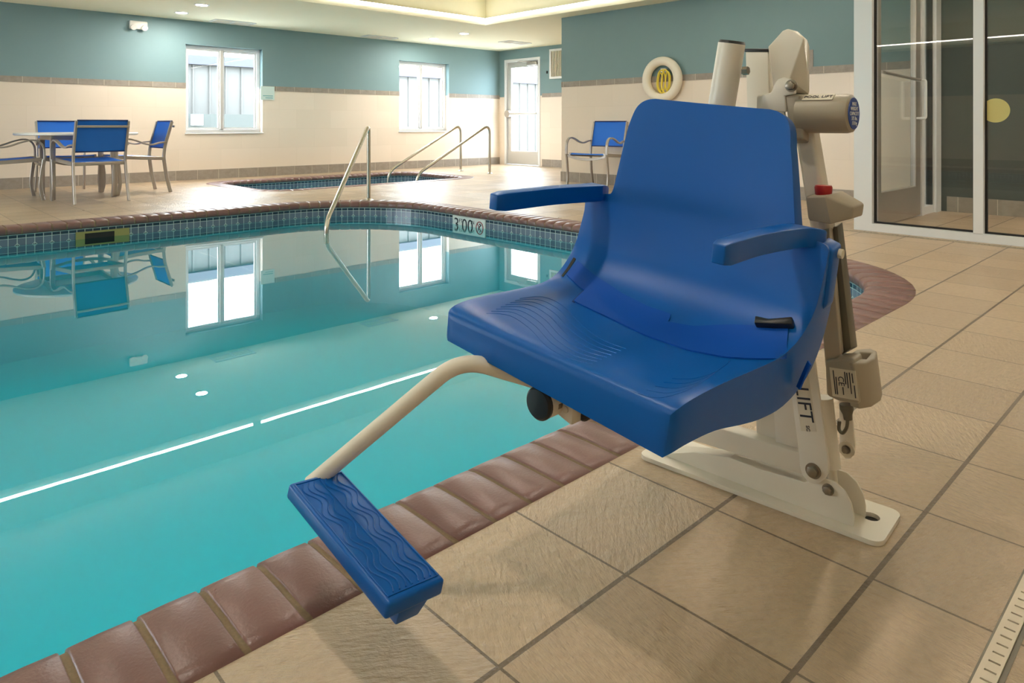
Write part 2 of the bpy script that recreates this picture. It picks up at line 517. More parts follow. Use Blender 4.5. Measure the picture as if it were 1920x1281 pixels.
def basin(name, path, depth):
    b = bmesh.new(); uvl = b.loops.layers.uv.new('UVMap')
    n = 260; zs = (-0.05, -0.22, -depth-.02)
    rows = []
    for i in range(n):
        d = path.len*i/n; p = path.at(d); q = path.nrm(d)
        rows.append([b.verts.new((p.x+q.x*0.012, p.y+q.y*0.012, z)) for z in zs])
    for i in range(n):
        j = (i+1) % n; u0 = path.len*i/n; u1 = path.len*(i+1)/n
        for k in range(2):
            f = b.faces.new((rows[i][k], rows[j][k], rows[j][k+1], rows[i][k+1]))
            for lp, uv in zip(f.loops, ((u0, zs[k]), (u1, zs[k]), (u1, zs[k+1]), (u0, zs[k+1]))): lp[uvl].uv = uv
    me = bpy.data.meshes.new(name); b.to_mesh(me); b.free()
    o = link(name, me, 'basin')
    fl = MB().sheet([(path.at(path.len*i/n).x + path.nrm(path.len*i/n).x*0.03, path.at(path.len*i/n).y + path.nrm(path.len*i/n).y*0.03, -depth) for i in range(n)])
    f = fl.build('floor_' + name.split('_', 1)[1], 'plaster', smooth=0)
    return o, f
def water(name, path, z):
    n = 200
    return MB().sheet([(path.at(path.len*i/n).x + path.nrm(path.len*i/n).x*0.011, path.at(path.len*i/n).y + path.nrm(path.len*i/n).y*0.011, z) for i in range(n)]).build(name, 'water', smooth=0)

WATER = -0.143
pool = Path(rrect2(-3.6, 4.2, 1.262, 6.63, (0.75, 0.78, 1.05, 0.75)), 0.238)
spa = Path(rrect2(3.75, 6.9, 8.22, 9.92, (0.3, 0.3, 0.3, 0.3)), 5.0)
struct(coping('trim_1', pool, 0.225, 0.1013), 'red brick coping round the swimming pool')
struct(coping('trim_2', spa, 0.225, 0.1013), 'red brick coping round the hot tub by the windows')
for nm, p, dep in (('wall_pool', pool, 1.05), ('wall_spa', spa, 0.8)):
    a, f = basin(nm, p, dep); struct(a); struct(f)
tag(water('pool_water', pool, WATER), 'still turquoise water filling the swimming pool', 'water', kind='stuff')
tag(water('spa_water', spa, WATER), 'blue green water in the hot tub under the windows', 'water', kind='stuff')

def outline(path, off, z=0.0, n=240):
    return [(path.at(path.len*i/n).x + path.nrm(path.len*i/n).x*off, path.at(path.len*i/n).y + path.nrm(path.len*i/n).y*off, z) for i in range(n)]
struct(MB().sheet([(X0-.3, Y0-.3, 0), (XD+.2, Y0-.3, 0), (XD+.2, YB+.2, 0), (X0-.3, YB+.2, 0)], [outline(pool, 0.222), outline(spa, 0.222)]).build('floor', 'floor', smooth=0), 'beige square stone tile pool deck')

def holed(name, mat, f, u0, u1, z0, z1, holes, th):
    """a wall slab with openings; f(u, t, z) gives the point, t across the thickness"""
    us = sorted({u0, u1, *[h[0] for h in holes], *[h[1] for h in holes]})
    zs = sorted({z0, z1, *[h[2] for h in holes], *[h[3] for h in holes]})
    solid = {}
    for i in range(len(us)-1):
        for j in range(len(zs)-1):
            cu, cz = (us[i]+us[i+1])/2, (zs[j]+zs[j+1])/2
            solid[i, j] = not any(h[0] < cu < h[1] and h[2] < cz < h[3] for h in holes)
    b = bmesh.new(); vc = {}
    def vt(i, j, t):
        if (i, j, t) not in vc: vc[i, j, t] = b.verts.new(f(us[i], t*th, zs[j]))
        return vc[i, j, t]
    for (i, j), s in solid.items():
        if not s: continue
        b.faces.new((vt(i, j, 0), vt(i+1, j, 0), vt(i+1, j+1, 0), vt(i, j+1, 0)))
        b.faces.new((vt(i, j, 1), vt(i, j+1, 1), vt(i+1, j+1, 1), vt(i+1, j, 1)))
        for (di, dj, e) in ((-1, 0, ((i, j), (i, j+1))), (1, 0, ((i+1, j), (i+1, j+1))), (0, -1, ((i, j), (i+1, j))), (0, 1, ((i, j+1), (i+1, j+1)))):
            if not solid.get((i+di, j+dj), False):
                (a, c), (d, g) = e
                b.faces.new((vt(a, c, 0), vt(d, g, 0), vt(d, g, 1), vt(a, c, 1)))
    bmesh.ops.recalc_face_normals(b, faces=b.faces)
    me = bpy.data.meshes.new(name); b.to_mesh(me); b.free()
    return struct(link(name, me, mat))

WIN = [(3.58, 4.735, 0.69, 1.99), (7.31, 8.465, 0.69, 1.99)]
DOOR = (9.474, 10.49, 0.0, 2.14)
holed('wall_back', 'wall', lambda u, t, z: (u, YB+t, z), X0, XD+.25, 0, 2.9, WIN, 0.22)
holed('wall_exit', 'wall', lambda u, t, z: (XD+t, u, z), YJ, YB, 0, 2.9, [DOOR], 0.22)
holed('wall_jog', 'wall', lambda u, t, z: (u, YJ-t, z), XW+.12, XD+.22, 0, 2.9, [], 0.12)
holed('wall_right', 'wall', lambda u, t, z: (XW+t, u, z), 1.995, YJ, 0, 2.9, [], 0.12)
holed('wall_lobby', 'lobby', lambda u, t, z: (XW+t, u, z), Y0, 1.995, 0, 2.9, [], 0.12)
ADDED_LWIN = [(6.0, 7.7, 0.7, 2.0), (8.1, 9.8, 0.7, 2.0)]  # assumed windows, out of view, added to let daylight in
FWIN = []
holed('wall_left', 'wall', lambda u, t, z: (X0-t, u, z), Y0-.12, YB, 0, 2.9, ADDED_LWIN, 0.22)
holed('wall_front', 'wall', lambda u, t, z: (u, Y0-t, z), X0, XW+.12, 0, 2.9, FWIN, 0.12)

# ceiling: soffit with the tray opening, tray walls and tray
c0, c1, c2, c3 = COVE
g = 0.10
cl = MB()
cl.prism([(X0, Y0, ZC), (XD+.1, Y0, ZC), (XD+.1, YB, ZC), (X0, YB, ZC)], (0, 0, CT), [[(c0, c2, ZC), (c1, c2, ZC), (c1, c3, ZC), (c0, c3, ZC)]])
struct(cl.build('ceiling', 'ceiling', smooth=0), 'pale cream soffit ceiling')
t = MB()
t.sheet([(c0-g, c2-g, ZT), (c1+g, c2-g, ZT), (c1+g, c3+g, ZT), (c0-g, c3+g, ZT)])
for a, b_ in (((c0-g, c2-g), (c1+g, c2-g)), ((c1+g, c2-g), (c1+g, c3+g)), ((c1+g, c3+g), (c0-g, c3+g)), ((c0-g, c3+g), (c0-g, c2-g))):
    t.b.faces.new([t.b.verts.new(p) for p in ((*a, ZC+CT), (*b_, ZC+CT), (*b_, ZT), (*a, ZT))])
struct(t.build('ceiling_tray', 'ceiling', smooth=0), 'raised tray ceiling above the cove light')

# stone band and base tiles
def strip(name, pts, z0, z1, th=0.008):
    """thin tile course along a polyline in plan, thickness to its left"""
    b = MB()
    for (x0, y0), (x1, y1) in zip(pts, pts[1:]):
        d = V((x1-x0, y1-y0, 0)).normalized(); n = V((-d.y, d.x, 0))*th
        a, c = V((x0, y0, 0)), V((x1, y1, 0))
        b.box((0, 0, 0), (1, 1, 1), Matrix((( (c-a).x, n.x, 0, a.x), ((c-a).y, n.y, 0, a.y), (0, 0, z1-z0, z0), (0, 0, 0, 1))))
    return struct(b.build(name, 'stone', smooth=0))
B0, B1 = 1.345, 1.42
strip('trim_3', [(3.58, YB), (X0, YB)], B0, B1)
strip('trim_4', [(7.31, YB), (4.735, YB)], B0, B1)
strip('trim_5', [(XD, YB), (8.465, YB)], B0, B1)
strip('trim_6', [(XD, YJ), (XD, 9.42)], B0, B1)
strip('trim_7', [(XW, 2.12), (XW, 6.73), ], B0, B1)
strip('baseboard_back', [(XD, YB), (X0, YB)], 0, 0.14, 0.01)
strip('baseboard_exit', [(XD, YJ), (XD, 9.42)], 0, 0.14, 0.01)
strip('baseboard_jog', [(XW, YJ), (XD, YJ)], 0, 0.14, 0.01)
strip('baseboard_right', [(XW, 2.12), (XW, 6.74)], 0, 0.14, 0.01)
strip('baseboard_lobby', [(XW, Y0), (XW, 1.90)], 0, 0.14, 0.01)
strip('baseboard_left', [(X0, YB), (X0, Y0)], 0, 0.14, 0.01)
# upright return of the band beside the lift
vy = on_x(1521.5, 100, XW).y
b = MB(); b.box((XW-0.008, vy-0.02, B1), (XW, vy+0.045, 1.60)); struct(b.build('trim_8', 'stone', smooth=0))

# windows: slider frames, glass set back in the opening
def window(name, x0, x1, z0, z1, label):
    y = YB+0.10
    f = MB(); w = 0.05
    f.prism([(x0, y, z0), (x1, y, z0), (x1, y, z1), (x0, y, z1)], (0, 0.07, 0), [[(x0+w, y, z0+w), (x1-w, y, z0+w), (x1-w, y, z1-w), (x0+w, y, z1-w)]])
    o = f.build(name, 'white_trim', bevel=0.004, seg=1); struct(o, label)
    m = MB(); xm = (x0+x1)/2 - 0.02
    m.box((xm-0.025, y-0.012, z0+w), (xm+0.025, y+0.04, z1-w)).build('meeting_stile', 'alu', o, bevel=0.004, seg=1)
    for a, c in ((x0+w, xm-0.02), (xm+0.02, x1-w)):
        s = MB(); e = 0.028
        s.prism([(a, y+.02, z0+w), (c, y+.02, z0+w), (c, y+.02, z1-w), (a, y+.02, z1-w)], (0, 0.03, 0), [[(a+e, y+.02, z0+w+e), (c-e, y+.02, z0+w+e), (c-e, y+.02, z1-w-e), (a+e, y+.02, z1-w-e)]])
        sa = s.build('sash', 'white_trim', o, smooth=0)
        MB().box((a+e-.004, y+.033, z0+w+e-.004), (c-e+.004, y+.037, z1-w-e+.004)).build('pane', 'glass', sa, smooth=0)
    k = MB(); k.box((x0-0.012, YB-0.02, z0-0.02), (x1+0.012, YB+0.10, z0)).build('sill', 'white_trim', o, bevel=0.004, seg=1)
window('window_1', *WIN[0], 'white sliding window above the patio table')
window('window_2', *WIN[1], 'white sliding window between sign and exit door')
for i, (a, c, z0, z1) in enumerate(ADDED_LWIN):  # frames of the added left-wall windows
    f = MB(); x = X0-0.12; w = 0.05; ym = (a+c)/2
    f.prism([(x, a, z0), (x, c, z0), (x, c, z1), (x, a, z1)], (-0.07, 0, 0), [[(x, a+w, z0+w), (x, ym-.03, z0+w), (x, ym-.03, z1-w), (x, a+w, z1-w)], [(x, ym+.03, z0+w), (x, c-w, z0+w), (x, c-w, z1-w), (x, ym+.03, z1-w)]])
    struct(f.build('window_%d' % (3+i), 'white_trim', smooth=0))

# exit door in the far end wall
dy0, dy1, dz0, dz1 = DOOR
f = MB(); w = 0.055
f.prism([(XD-.01, dy0, 0), (XD-.01, dy1, 0), (XD-.01, dy1, dz1), (XD-.01, dy0, dz1)], (0.14, 0, 0), [[(XD-.01, dy0+w, 0.004), (XD-.01, dy1-w, 0.004), (XD-.01, dy1-w, dz1-w), (XD-.01, dy0+w, dz1-w)]])
door = struct(f.build('door_1', 'white_trim', smooth=0), 'white framed glass exit door with push bar')
ly0, ly1 = dy0+w+.004, dy1-w-.004; lx = XD+0.03
l = MB(); st = 0.10
l.prism([(lx, ly0, .01), (lx, ly1, .01), (lx, ly1, dz1-w-.004), (lx, ly0, dz1-w-.004)], (0.045, 0, 0), [[(lx, ly0+st*.55, 0.28), (lx, ly1-st, 0.28), (lx, ly1-st, 1.97), (lx, ly0+st*.55, 1.97)]])
leaf = l.build('door_leaf', 'alu', door, bevel=0.004, seg=1)
MB().box((lx+.02, ly0+.05, .27), (lx+.026, ly1-.09, 1.98)).build('pane', 'glass', leaf, smooth=0)
pb = MB(); pz = 1.035
pb.box((lx-.07, ly0+.02, pz-.022), (lx-.035, ly1-.06, pz+.022))
bar = pb.build('push_bar', 'alu', door, bevel=0.006)
MB().cyl((lx-.075, ly1-.045, pz), (lx+.0, ly1-.045, pz), .075, .08, 20).build('latch_case', 'grey_metal', bar, bevel=.01)
hd = MB(); hd.tube(fillet([(lx+.05, ly1-.13, pz-.17), (lx+.11, ly1-.13, pz-.17), (lx+.11, ly1-.13, pz+.17), (lx+.05, ly1-.13, pz+.17)], .03), .011, 10)
hd.build('pull_handle', 'alu', door)
cl_ = MB(); cl_.box((lx-.06, ly0+.02, 1.985), (lx, ly0+.30, 2.055))
cs = cl_.build('door_closer', 'grey_metal', door, bevel=.015)
MB().tube([(lx-.045, ly0+.2, 2.06), (lx-.12, ly0+.42, 2.075), (lx-.01, ly0+.6, 2.085)], .009, 8).build('closer_arm', 'grey_metal', cs)

# ------------------------------------------------------------------ glass lobby at the right
GX = 5.60
def gbox(b, y0, y1, z0, z1, x0=GX, x1=GX+0.10): return b.box((x0, y0, z0), (x1, y1, z1))
lobby = MB()
gbox(lobby, 1.935, 2.065, 0, ZC); gbox(lobby, 1.222, 1.281, 0.055, ZC); gbox(lobby, 0.40, 0.459, .055, ZC); gbox(lobby, -0.40, -0.341, .055, ZC)
gbox(lobby, -1.3, 1.935, 0, 0.058)
gbox(lobby, -1.3, 1.935, ZC-.06, ZC)
gl = thing('glass_partition', 'white framed glass partition standing on the deck at the wood toned lobby', 'glass wall', (GX, 1.0, 0))
gl['label'] = 'tall white framed glass wall with a yellow sticker on its pane'
lobby.build('frame', 'white_trim', gl, smooth=0)
for a, c in ((1.281, 1.935), (0.459, 1.222), (-.341, .40), (-1.3, -.40)):
    MB().box((GX+.05, a, .058), (GX+.058, c, ZC-.06)).build('pane', 'glass_room', gl, smooth=0)
    q = MB(); q.prism([(GX+.045, a, .058), (GX+.045, c, .058), (GX+.045, c, ZC-.06), (GX+.045, a, ZC-.06)], (.03, 0, 0), [[(GX+.045, a+.012, .07), (GX+.045, c-.012, .07), (GX+.045, c-.012, ZC-.072), (GX+.045, a+.012, ZC-.072)]])
    q.build('gasket', 'dark', gl, smooth=0)
sp = on_x(1863.5, 207, GX)
stk = MB().cyl((GX+.046, sp.y, sp.z), (GX+.049, sp.y, sp.z), 0.082, None, 40)
stk.build('round_sticker', 'sticker', gl, smooth=0)['label'] = 'round pale yellow sticker'
# side of the lobby: a glazed door in plane y = 1.97, between two posts
DY = 1.965
ld = thing('lobby_door', 'beige metal glass door with long pull handle inside the glass lobby', 'door', (6.3, DY, 0))
x0, x1 = 5.79, 6.86
q = MB(); q.prism([(x0, DY, .012), (x1, DY, .012), (x1, DY, 2.2), (x0, DY, 2.2)], (0, .045, 0), [[(x0+.10, DY, .27), (x1-.13, DY, .27), (x1-.13, DY, 2.1), (x0+.10, DY, 2.1)]])
lf = q.build('door_leaf', 'grey_metal', ld, bevel=.004, seg=1)
MB().box((x0+.09, DY+.02, .26), (x1-.12, DY+.026, 2.11)).build('pane', 'glass', lf, smooth=0)
q = MB(); q.tube(fillet([(x1-.11, DY, .86), (x1-.11, DY-.07, .86), (x1-.11, DY-.07, 1.19), (x1-.11, DY, 1.19)], .02), .012, 10)
q.build('pull_handle', 'white_trim', ld)
q = MB(); q.tube([(x0+.08, DY-.03, 1.215), (x1-.3, DY-.03, 1.195), (x1-.06, DY-.03, 1.195)], .012, 8); q.build('push_bar', 'grey_metal', ld)
q = MB(); q.box((x0-.07, DY-.01, 0), (x0-.005, DY+.08, ZC)); q.box((x1+.005, DY-.01, 0), (x1+.07, DY+.08, ZC)); q.box((7.24, DY-.02, 0), (7.39, DY+.09, ZC)); q.box((x1+.07, DY, 0), (7.24, DY+.07, .07))
q.box((x0-.07, DY-.01, 2.205), (x1+.07, DY+.08, ZC))
q.build('door_frame', 'white_trim', ld, smooth=0)
MB().box((x1+.07, DY+.03, .07), (7.24, DY+.036, ZC)).build('sidelight', 'glass', ld, smooth=0)
MB().box((7.215, DY+.01, .07), (7.238, DY+.06, ZC)).build('seal', 'dark', ld, smooth=0)

# ------------------------------------------------------------------ outside: neighbouring shed, low wall, ground
nb_ = thing('shed_building', 'cream ribbed metal building seen through the windows', 'building', (6, 16, 0))
q = MB(); YS = 16.0; prof = []
x = -2.0
while x < 30:
    prof += [(x, YS), (x+.30, YS), (x+.315, YS-.035), (x+.345, YS-.035), (x+.36, YS)]
    x += .36
pts = [(a, c, -0.1) for a, c in prof]
low = [q.b.verts.new(p) for p in pts]; high = [q.b.verts.new((a, c, 2.2)) for a, c in prof]
for i in range(len(low)-1): q.b.faces.new((low[i], low[i+1], high[i+1], high[i]))
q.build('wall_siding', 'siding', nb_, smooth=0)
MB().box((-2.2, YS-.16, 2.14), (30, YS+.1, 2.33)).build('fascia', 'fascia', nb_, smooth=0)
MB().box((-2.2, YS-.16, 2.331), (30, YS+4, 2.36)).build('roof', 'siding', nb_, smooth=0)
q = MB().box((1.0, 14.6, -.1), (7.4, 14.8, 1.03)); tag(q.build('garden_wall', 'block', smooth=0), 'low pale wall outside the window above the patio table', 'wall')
q = MB().box((5.0, 14.5, .80), (5.22, 14.6, 1.02)); ob = q.build('utility_box', 'white_trim', bevel=.01)
tag(ob, 'small white box fixed on the low wall outside', 'box')
struct(MB().sheet([(X0-20, YB+.2, -.1), (40, YB+.2, -.1), (40, 60, -.1), (X0-20, 60, -.1)]).build('ground_outside', 'gravel', smooth=0))
struct(MB().sheet([(X0-20, Y0-20, -.1), (X0-.24, Y0-20, -.1), (X0-.24, YB+.2, -.1), (X0-20, YB+.2, -.1)]).build('ground_yard', 'gravel', smooth=0))
q = MB().sheet([(XD+.25, -20, -.1), (40, -20, -.1), (40, YB+.2, -.1), (XD+.25, YB+.2, -.1)]); struct(q.build('ground_path', 'gravel', smooth=0))

# ------------------------------------------------------------------ lamps
def led(label, a, c, n_in):
    """cove light: a channel on the lip with a glowing strip facing into the tray"""
    a, c, n_in = V(a), V(c), V(n_in)
    t_ = thing('cove_light', label, 'light', (a+c)/2, 'cove light strips round the raised ceiling')
    d = (c-a)
    def bar(o0, o1, z0, z1):
        b = MB(); p = [a+n_in*o0+UP*z0, a+n_in*o1+UP*z0, a+n_in*o1+UP*z1, a+n_in*o0+UP*z1]
        return b.prism(p, d)
    bar(0.0, 0.006, CT-.004, CT+.03).build('channel', 'white_trim', t_, smooth=0)
    bar(0.006, 0.016, CT+.002, CT+.026).build('led_strip', 'led', t_, smooth=0)
led('long glowing cove strip along the window side of the tray', (c0, c3, ZC), (3.45, c3, ZC), (0, -1, 0))
led('glowing cove strip meeting the tray corner near the exit door', (3.55, c3, ZC), (c1-.02, c3, ZC), (0, -1, 0))
led('glowing cove strip running from the tray corner towards the glass lobby', (c1, c2+.02, ZC), (c1, c3-.02, ZC), (-1, 0, 0))
led('cove strip on the tray side opposite the windows', (c0, c2, ZC), (c1, c2, ZC), (0, 1, 0))
led('cove strip on the tray side over the far end of the pool', (c0, c2+.02, ZC), (c0, c3-.02, ZC), (1, 0, 0))

def downlight(x, y, label, ZC=ZC, lamp='bulb'):
    t_ = thing('downlight', label, 'light', (x, y, ZC), 'recessed ceiling downlights')
    MB().lathe((x, y, ZC), (0, 0, -1), [(.068, -.002), (.092, 0), (.09, .006), (.07, .008), (.066, .004)], 32).build('trim_ring', 'white_trim', t_)
    MB().cyl((x, y, ZC-.0045), (x, y, ZC-.0065), .064, None, 28).build('lamp_lens', lamp, t_, smooth=0)
downlight(3.27, 9.15, 'lit downlight nearer the pool of the pair above the patio table')
downlight(3.30, 9.98, 'lit downlight nearer the window of the pair above the patio table')
downlight(7.46, 8.98, 'lit downlight nearer the tray of the pair by the exit door')
downlight(7.52, 9.90, 'lit downlight nearer the window of the pair by the exit door')
for i, y in enumerate((-1.4, -0.4)):  # assumed lamps, out of view, added to light the lobby
    downlight(6.4, y, 'added unseen downlight inside the glass lobby')
for x in (-2.2, 0.4, 3.0, 5.6):  # unseen lamps added to light pool and deck from overhead
    for y in (1.3, 3.6):
        if x > -2 or y < 2: downlight(x, y, 'added unseen downlight in the tray ceiling over the pool', ZT, 'bulb_added_tray')

def vent(x, y, sx, sy, label):
    t_ = thing('ceiling_vent', label, 'vent', (x, y, ZC), 'slotted ceiling vents')
    q = MB(); z = ZC
    q.prism([(x-sx, y-sy, z), (x+sx, y-sy, z), (x+sx, y+sy, z), (x-sx, y+sy, z)], (0, 0, -.012), [[(x-sx+.025, y-sy+.025, z), (x-.01, y-sy+.025, z), (x-.01, y+sy-.025, z), (x-sx+.025, y+sy-.025, z)], [(x+.01, y-sy+.025, z), (x+sx-.025, y-sy+.025, z), (x+sx-.025, y+sy-.025, z), (x+.01, y+sy-.025, z)]])
    q.build('frame', 'white_trim', t_, smooth=0)
    q = MB()
    for k in range(4):
        yy = y-sy+.04+k*(2*sy-.08)/3
        q.box((x-sx+.02, yy-.012, z-.010), (x+sx-.02, yy+.004, z-.002))
    q.build('louvre', 'plate', t_, smooth=0)
vent(4.15, 10.36, .30, .14, 'white ceiling vent in front of the window above the table')
vent(6.70, 10.36, .30, .14, 'white ceiling vent between the two windows')
vent(8.95, 9.3, .30, .14, 'white ceiling vent near the exit door')

# ------------------------------------------------------------------ things on the walls
e = thing('emergency_light', 'white twin head emergency light high on the teal wall', 'light', (2.94, YB, 2.19))
MB().box((2.825, YB-.055, 2.135), (3.055, YB, 2.25)).build('housing', 'plate', e, bevel=.015)
for sx in (-.07, .07):
    MB().cyl((2.94+sx, YB-.055, 2.165), (2.94+sx, YB-.085, 2.155), .034, .04, 20).build('lamp_head', 'plate', e)
s = thing('wall_sign', 'small pale aqua sign on the band beside the window', 'sign', (4.81, YB, 1.3))
MB().box((4.70, YB-.014, 1.20), (4.925, YB-.008, 1.415)).build('panel', 'sign', s, smooth=0)
q = MB()
for (a, c, z) in ((4.735, 4.90, 1.265), (4.775, 4.90, 1.233)): q.box((a, YB-.0155, z-.007), (c, YB-.014, z+.007))
q.build('print', 'sign_band', s, smooth=0)
gr = thing('wall_grille', 'white louvred grille high on the wall by the exit door', 'vent', (XD, 8.9, 1.97))
q = MB(); q.prism([(XD-.03, 8.55, 1.69), (XD-.03, 9.205, 1.69), (XD-.03, 9.205, 2.258), (XD-.03, 8.55, 2.258)], (.03, 0, 0), [[(XD-.03, 8.59, 1.73), (XD-.03, 9.165, 1.73), (XD-.03, 9.165, 2.218), (XD-.03, 8.59, 2.218)]])
q.build('frame', 'white_trim', gr, smooth=0)
q = MB()
for k in range(15):
    yy = 8.60 + k*.0395
    q.box((XD-.022, yy, 1.73), (XD-.006, yy+.02, 2.218))
q.build('louvre', 'label', gr, smooth=0)
q = MB().box((XD-.018, 9.27, 1.80), (XD, 9.30, 1.85)); tag(q.build('wall_sensor', 'black', bevel=.004), 'tiny dark sensor on the wall between door and grille', 'sensor')

# life ring
LX = XW-.062
rg = thing('life_ring', 'white foam life ring with coiled yellow rope on the tiled wall', 'life ring', (LX, 4.99, 1.37))
pts = [(LX, 4.99+.230*math.cos(2*math.pi*i/48), 1.37+.230*math.sin(2*math.pi*i/48)) for i in range(48)]
MB().tube(pts, .056, 16, closed=True).build('ring_body', 'ring', rg)
for k, (dy, rr, hh) in enumerate(((0, .085, .15), (.03, .06, .14), (-.035, .055, .145), (.06, .04, .12), (-.065, .035, .12))):
    pts = [(XW-.03-.01*(k % 3)+.006*math.sin(3*a), 4.985+dy+rr*math.cos(a), 1.345+hh*math.sin(a)) for a in [2*math.pi*i/30 for i in range(30)]]
    MB().tube(pts, .009, 8, closed=True).build('rope_loop', 'rope', rg)
MB().box((XW-.04, 4.95, 1.46), (XW, 5.03, 1.51)).build('hook', 'plate', rg, bevel=.005)

# ------------------------------------------------------------------ pool fittings
dm = thing('depth_marker', 'pale tile depth marker reading 3 FT 00 IN with no diving symbol', 'depth marker', (4.2, 4.99, -.1))
MB().box((4.198, 4.757, -.225), (4.211, 5.224, -.062)).build('tile', 'tile_plain', dm, smooth=0)
exm, eym = V((0, -1, 0)), V((0, 0, 1)); tx = 4.1975
def mk(body, size, y, z, mat='ink'): return text('lettering', body, size, (tx, y, z), exm, eym, mat, dm, .0008)
zc = -.143
t3 = mk('3', .165, 5.165, zc); mk('FT', .05, 5.10, zc+.04); mk('00', .165, 5.005, zc); mk('IN', .05, 4.93, zc+.04)
cy_ = 4.83; q = MB()
q.tube([(tx, cy_+.048*math.cos(a), zc+.056*math.sin(a)) for a in [2*math.pi*i/36 for i in range(36)]], .0045, 6, closed=True)
q.tube([(tx, cy_+.036, zc+.042), (tx, cy_-.036, zc-.042)], .004, 6)
q.build('no_symbol', 'ink_red', dm)
q = MB(); q.tube([(tx, cy_+.01, zc+.005), (tx, cy_-.008, zc+.018), (tx, cy_-.022, zc+.03)], .005, 6); q.tube([(tx, cy_+.012, zc+.004), (tx, cy_+.022, zc-.02)], .0045, 6)
q.lathe((tx, cy_-.004, zc+.034), (1, 0, 0), [(.006, -.003), (.008, 0), (.006, .002)], 12)
q.build('diver_figure', 'ink', dm)

sk = thing('pool_skimmer', 'tan skimmer opening in the tiled far edge of the pool', 'skimmer', (1.56, 6.64, -.12))
q = MB(); ys = 6.628
q.prism([(1.365, ys, -.20), (1.765, ys, -.20), (1.765, ys, -.083), (1.365, ys, -.083)], (0, .012, 0), [[(1.43, ys, -.19), (1.65, ys, -.19), (1.65, ys, -.098), (1.43, ys, -.098)]])
q.build('faceplate', 'tan', sk, smooth=0)
MB().box((1.43, ys+.006, -.19), (1.65, ys+.011, -.098)).build('opening', 'dark', sk, smooth=0)  # dark sheet in place of the shade inside the skimmer mouth

def rail(name, label, pts, feet, r=.0215, group=None, bend=.09):
    t_ = thing(name, label, 'handrail', feet[0], group)
    MB().tube(fillet(pts, bend, 10), r, 16).build('rail_tube', 'steel', t_)
    for f in feet: MB().lathe(f, (0, 0, 1), [(.052, 0), (.052, .006), (.03, .014), (r+.001, .022)], 24).build('escutcheon', 'steel', t_)
pe = V((3.03, 5.52, 0)); pf = V((4.03, 6.44, 0))
rail('pool_handrail', 'bent steel handrail at the corner of the pool reaching into the water', [(pf.x, pf.y, 0), (pf.x, pf.y, .80), (pe.x, pe.y, -.045), (pe.x-.005, pe.y-.005, -.23)], [(pf.x, pf.y, 0)])
for (fx, fy, lab) in ((7.75, 9.42, 'bent steel hot tub handrail nearer the window'), (7.67, 8.575, 'bent steel hot tub handrail nearer the pool')):
    px, py = (728, 322) if fy > 9 else (781, 328)
    a = on_y(px, py, fy)
    rail('spa_handrail', lab, [(fx, fy, 0), (fx, fy, .82), (a.x, fy, a.z), (a.x-.03, fy, -.7)], [(fx, fy, 0)], group='pair of hot tub handrails', bend=.16)

def drain(name, label, x0, x1, y0, y1, along, pitch, slot):
    """slotted channel grate set in the floor"""
    t_ = thing(name, label, 'drain', ((x0+x1)/2, (y0+y1)/2, 0), 'slotted floor drains')
    holes = []
    if along == 'x':
        k = x0+pitch
        while k < x1-pitch: holes.append([(k, y0+.004, .0035), (k+slot, y0+.004, .0035), (k+slot, y1-.007, .0035), (k, y1-.007, .0035)]); k += pitch
    else:
        k = y0+pitch
        while k < y1-pitch: holes.append([(x0+.006, k, .0035), (x1-.008, k, .0035), (x1-.008, k+slot, .0035), (x0+.006, k+slot, .0035)]); k += pitch
    MB().prism([(x0, y0, .0035), (x1, y0, .0035), (x1, y1, .0035), (x0, y1, .0035)], (0, 0, -.0028), holes).build('grate', 'drain', t_, smooth=0)
    MB().box((x0-.004, y0-.007, .0002), (x1+.004, y1+.004, .0006)).build('channel', 'grey_dark', t_, smooth=0)
drain('floor_drain', 'long pale slotted drain in the deck on the side away from the pool', .2, 5.0, .243, .269, 'x', .0245, .0042)
drain('floor_drain', 'slotted channel drain in front of the glass wall', 5.49, 5.535, -1.0, 2.2, 'y', .05, .02)

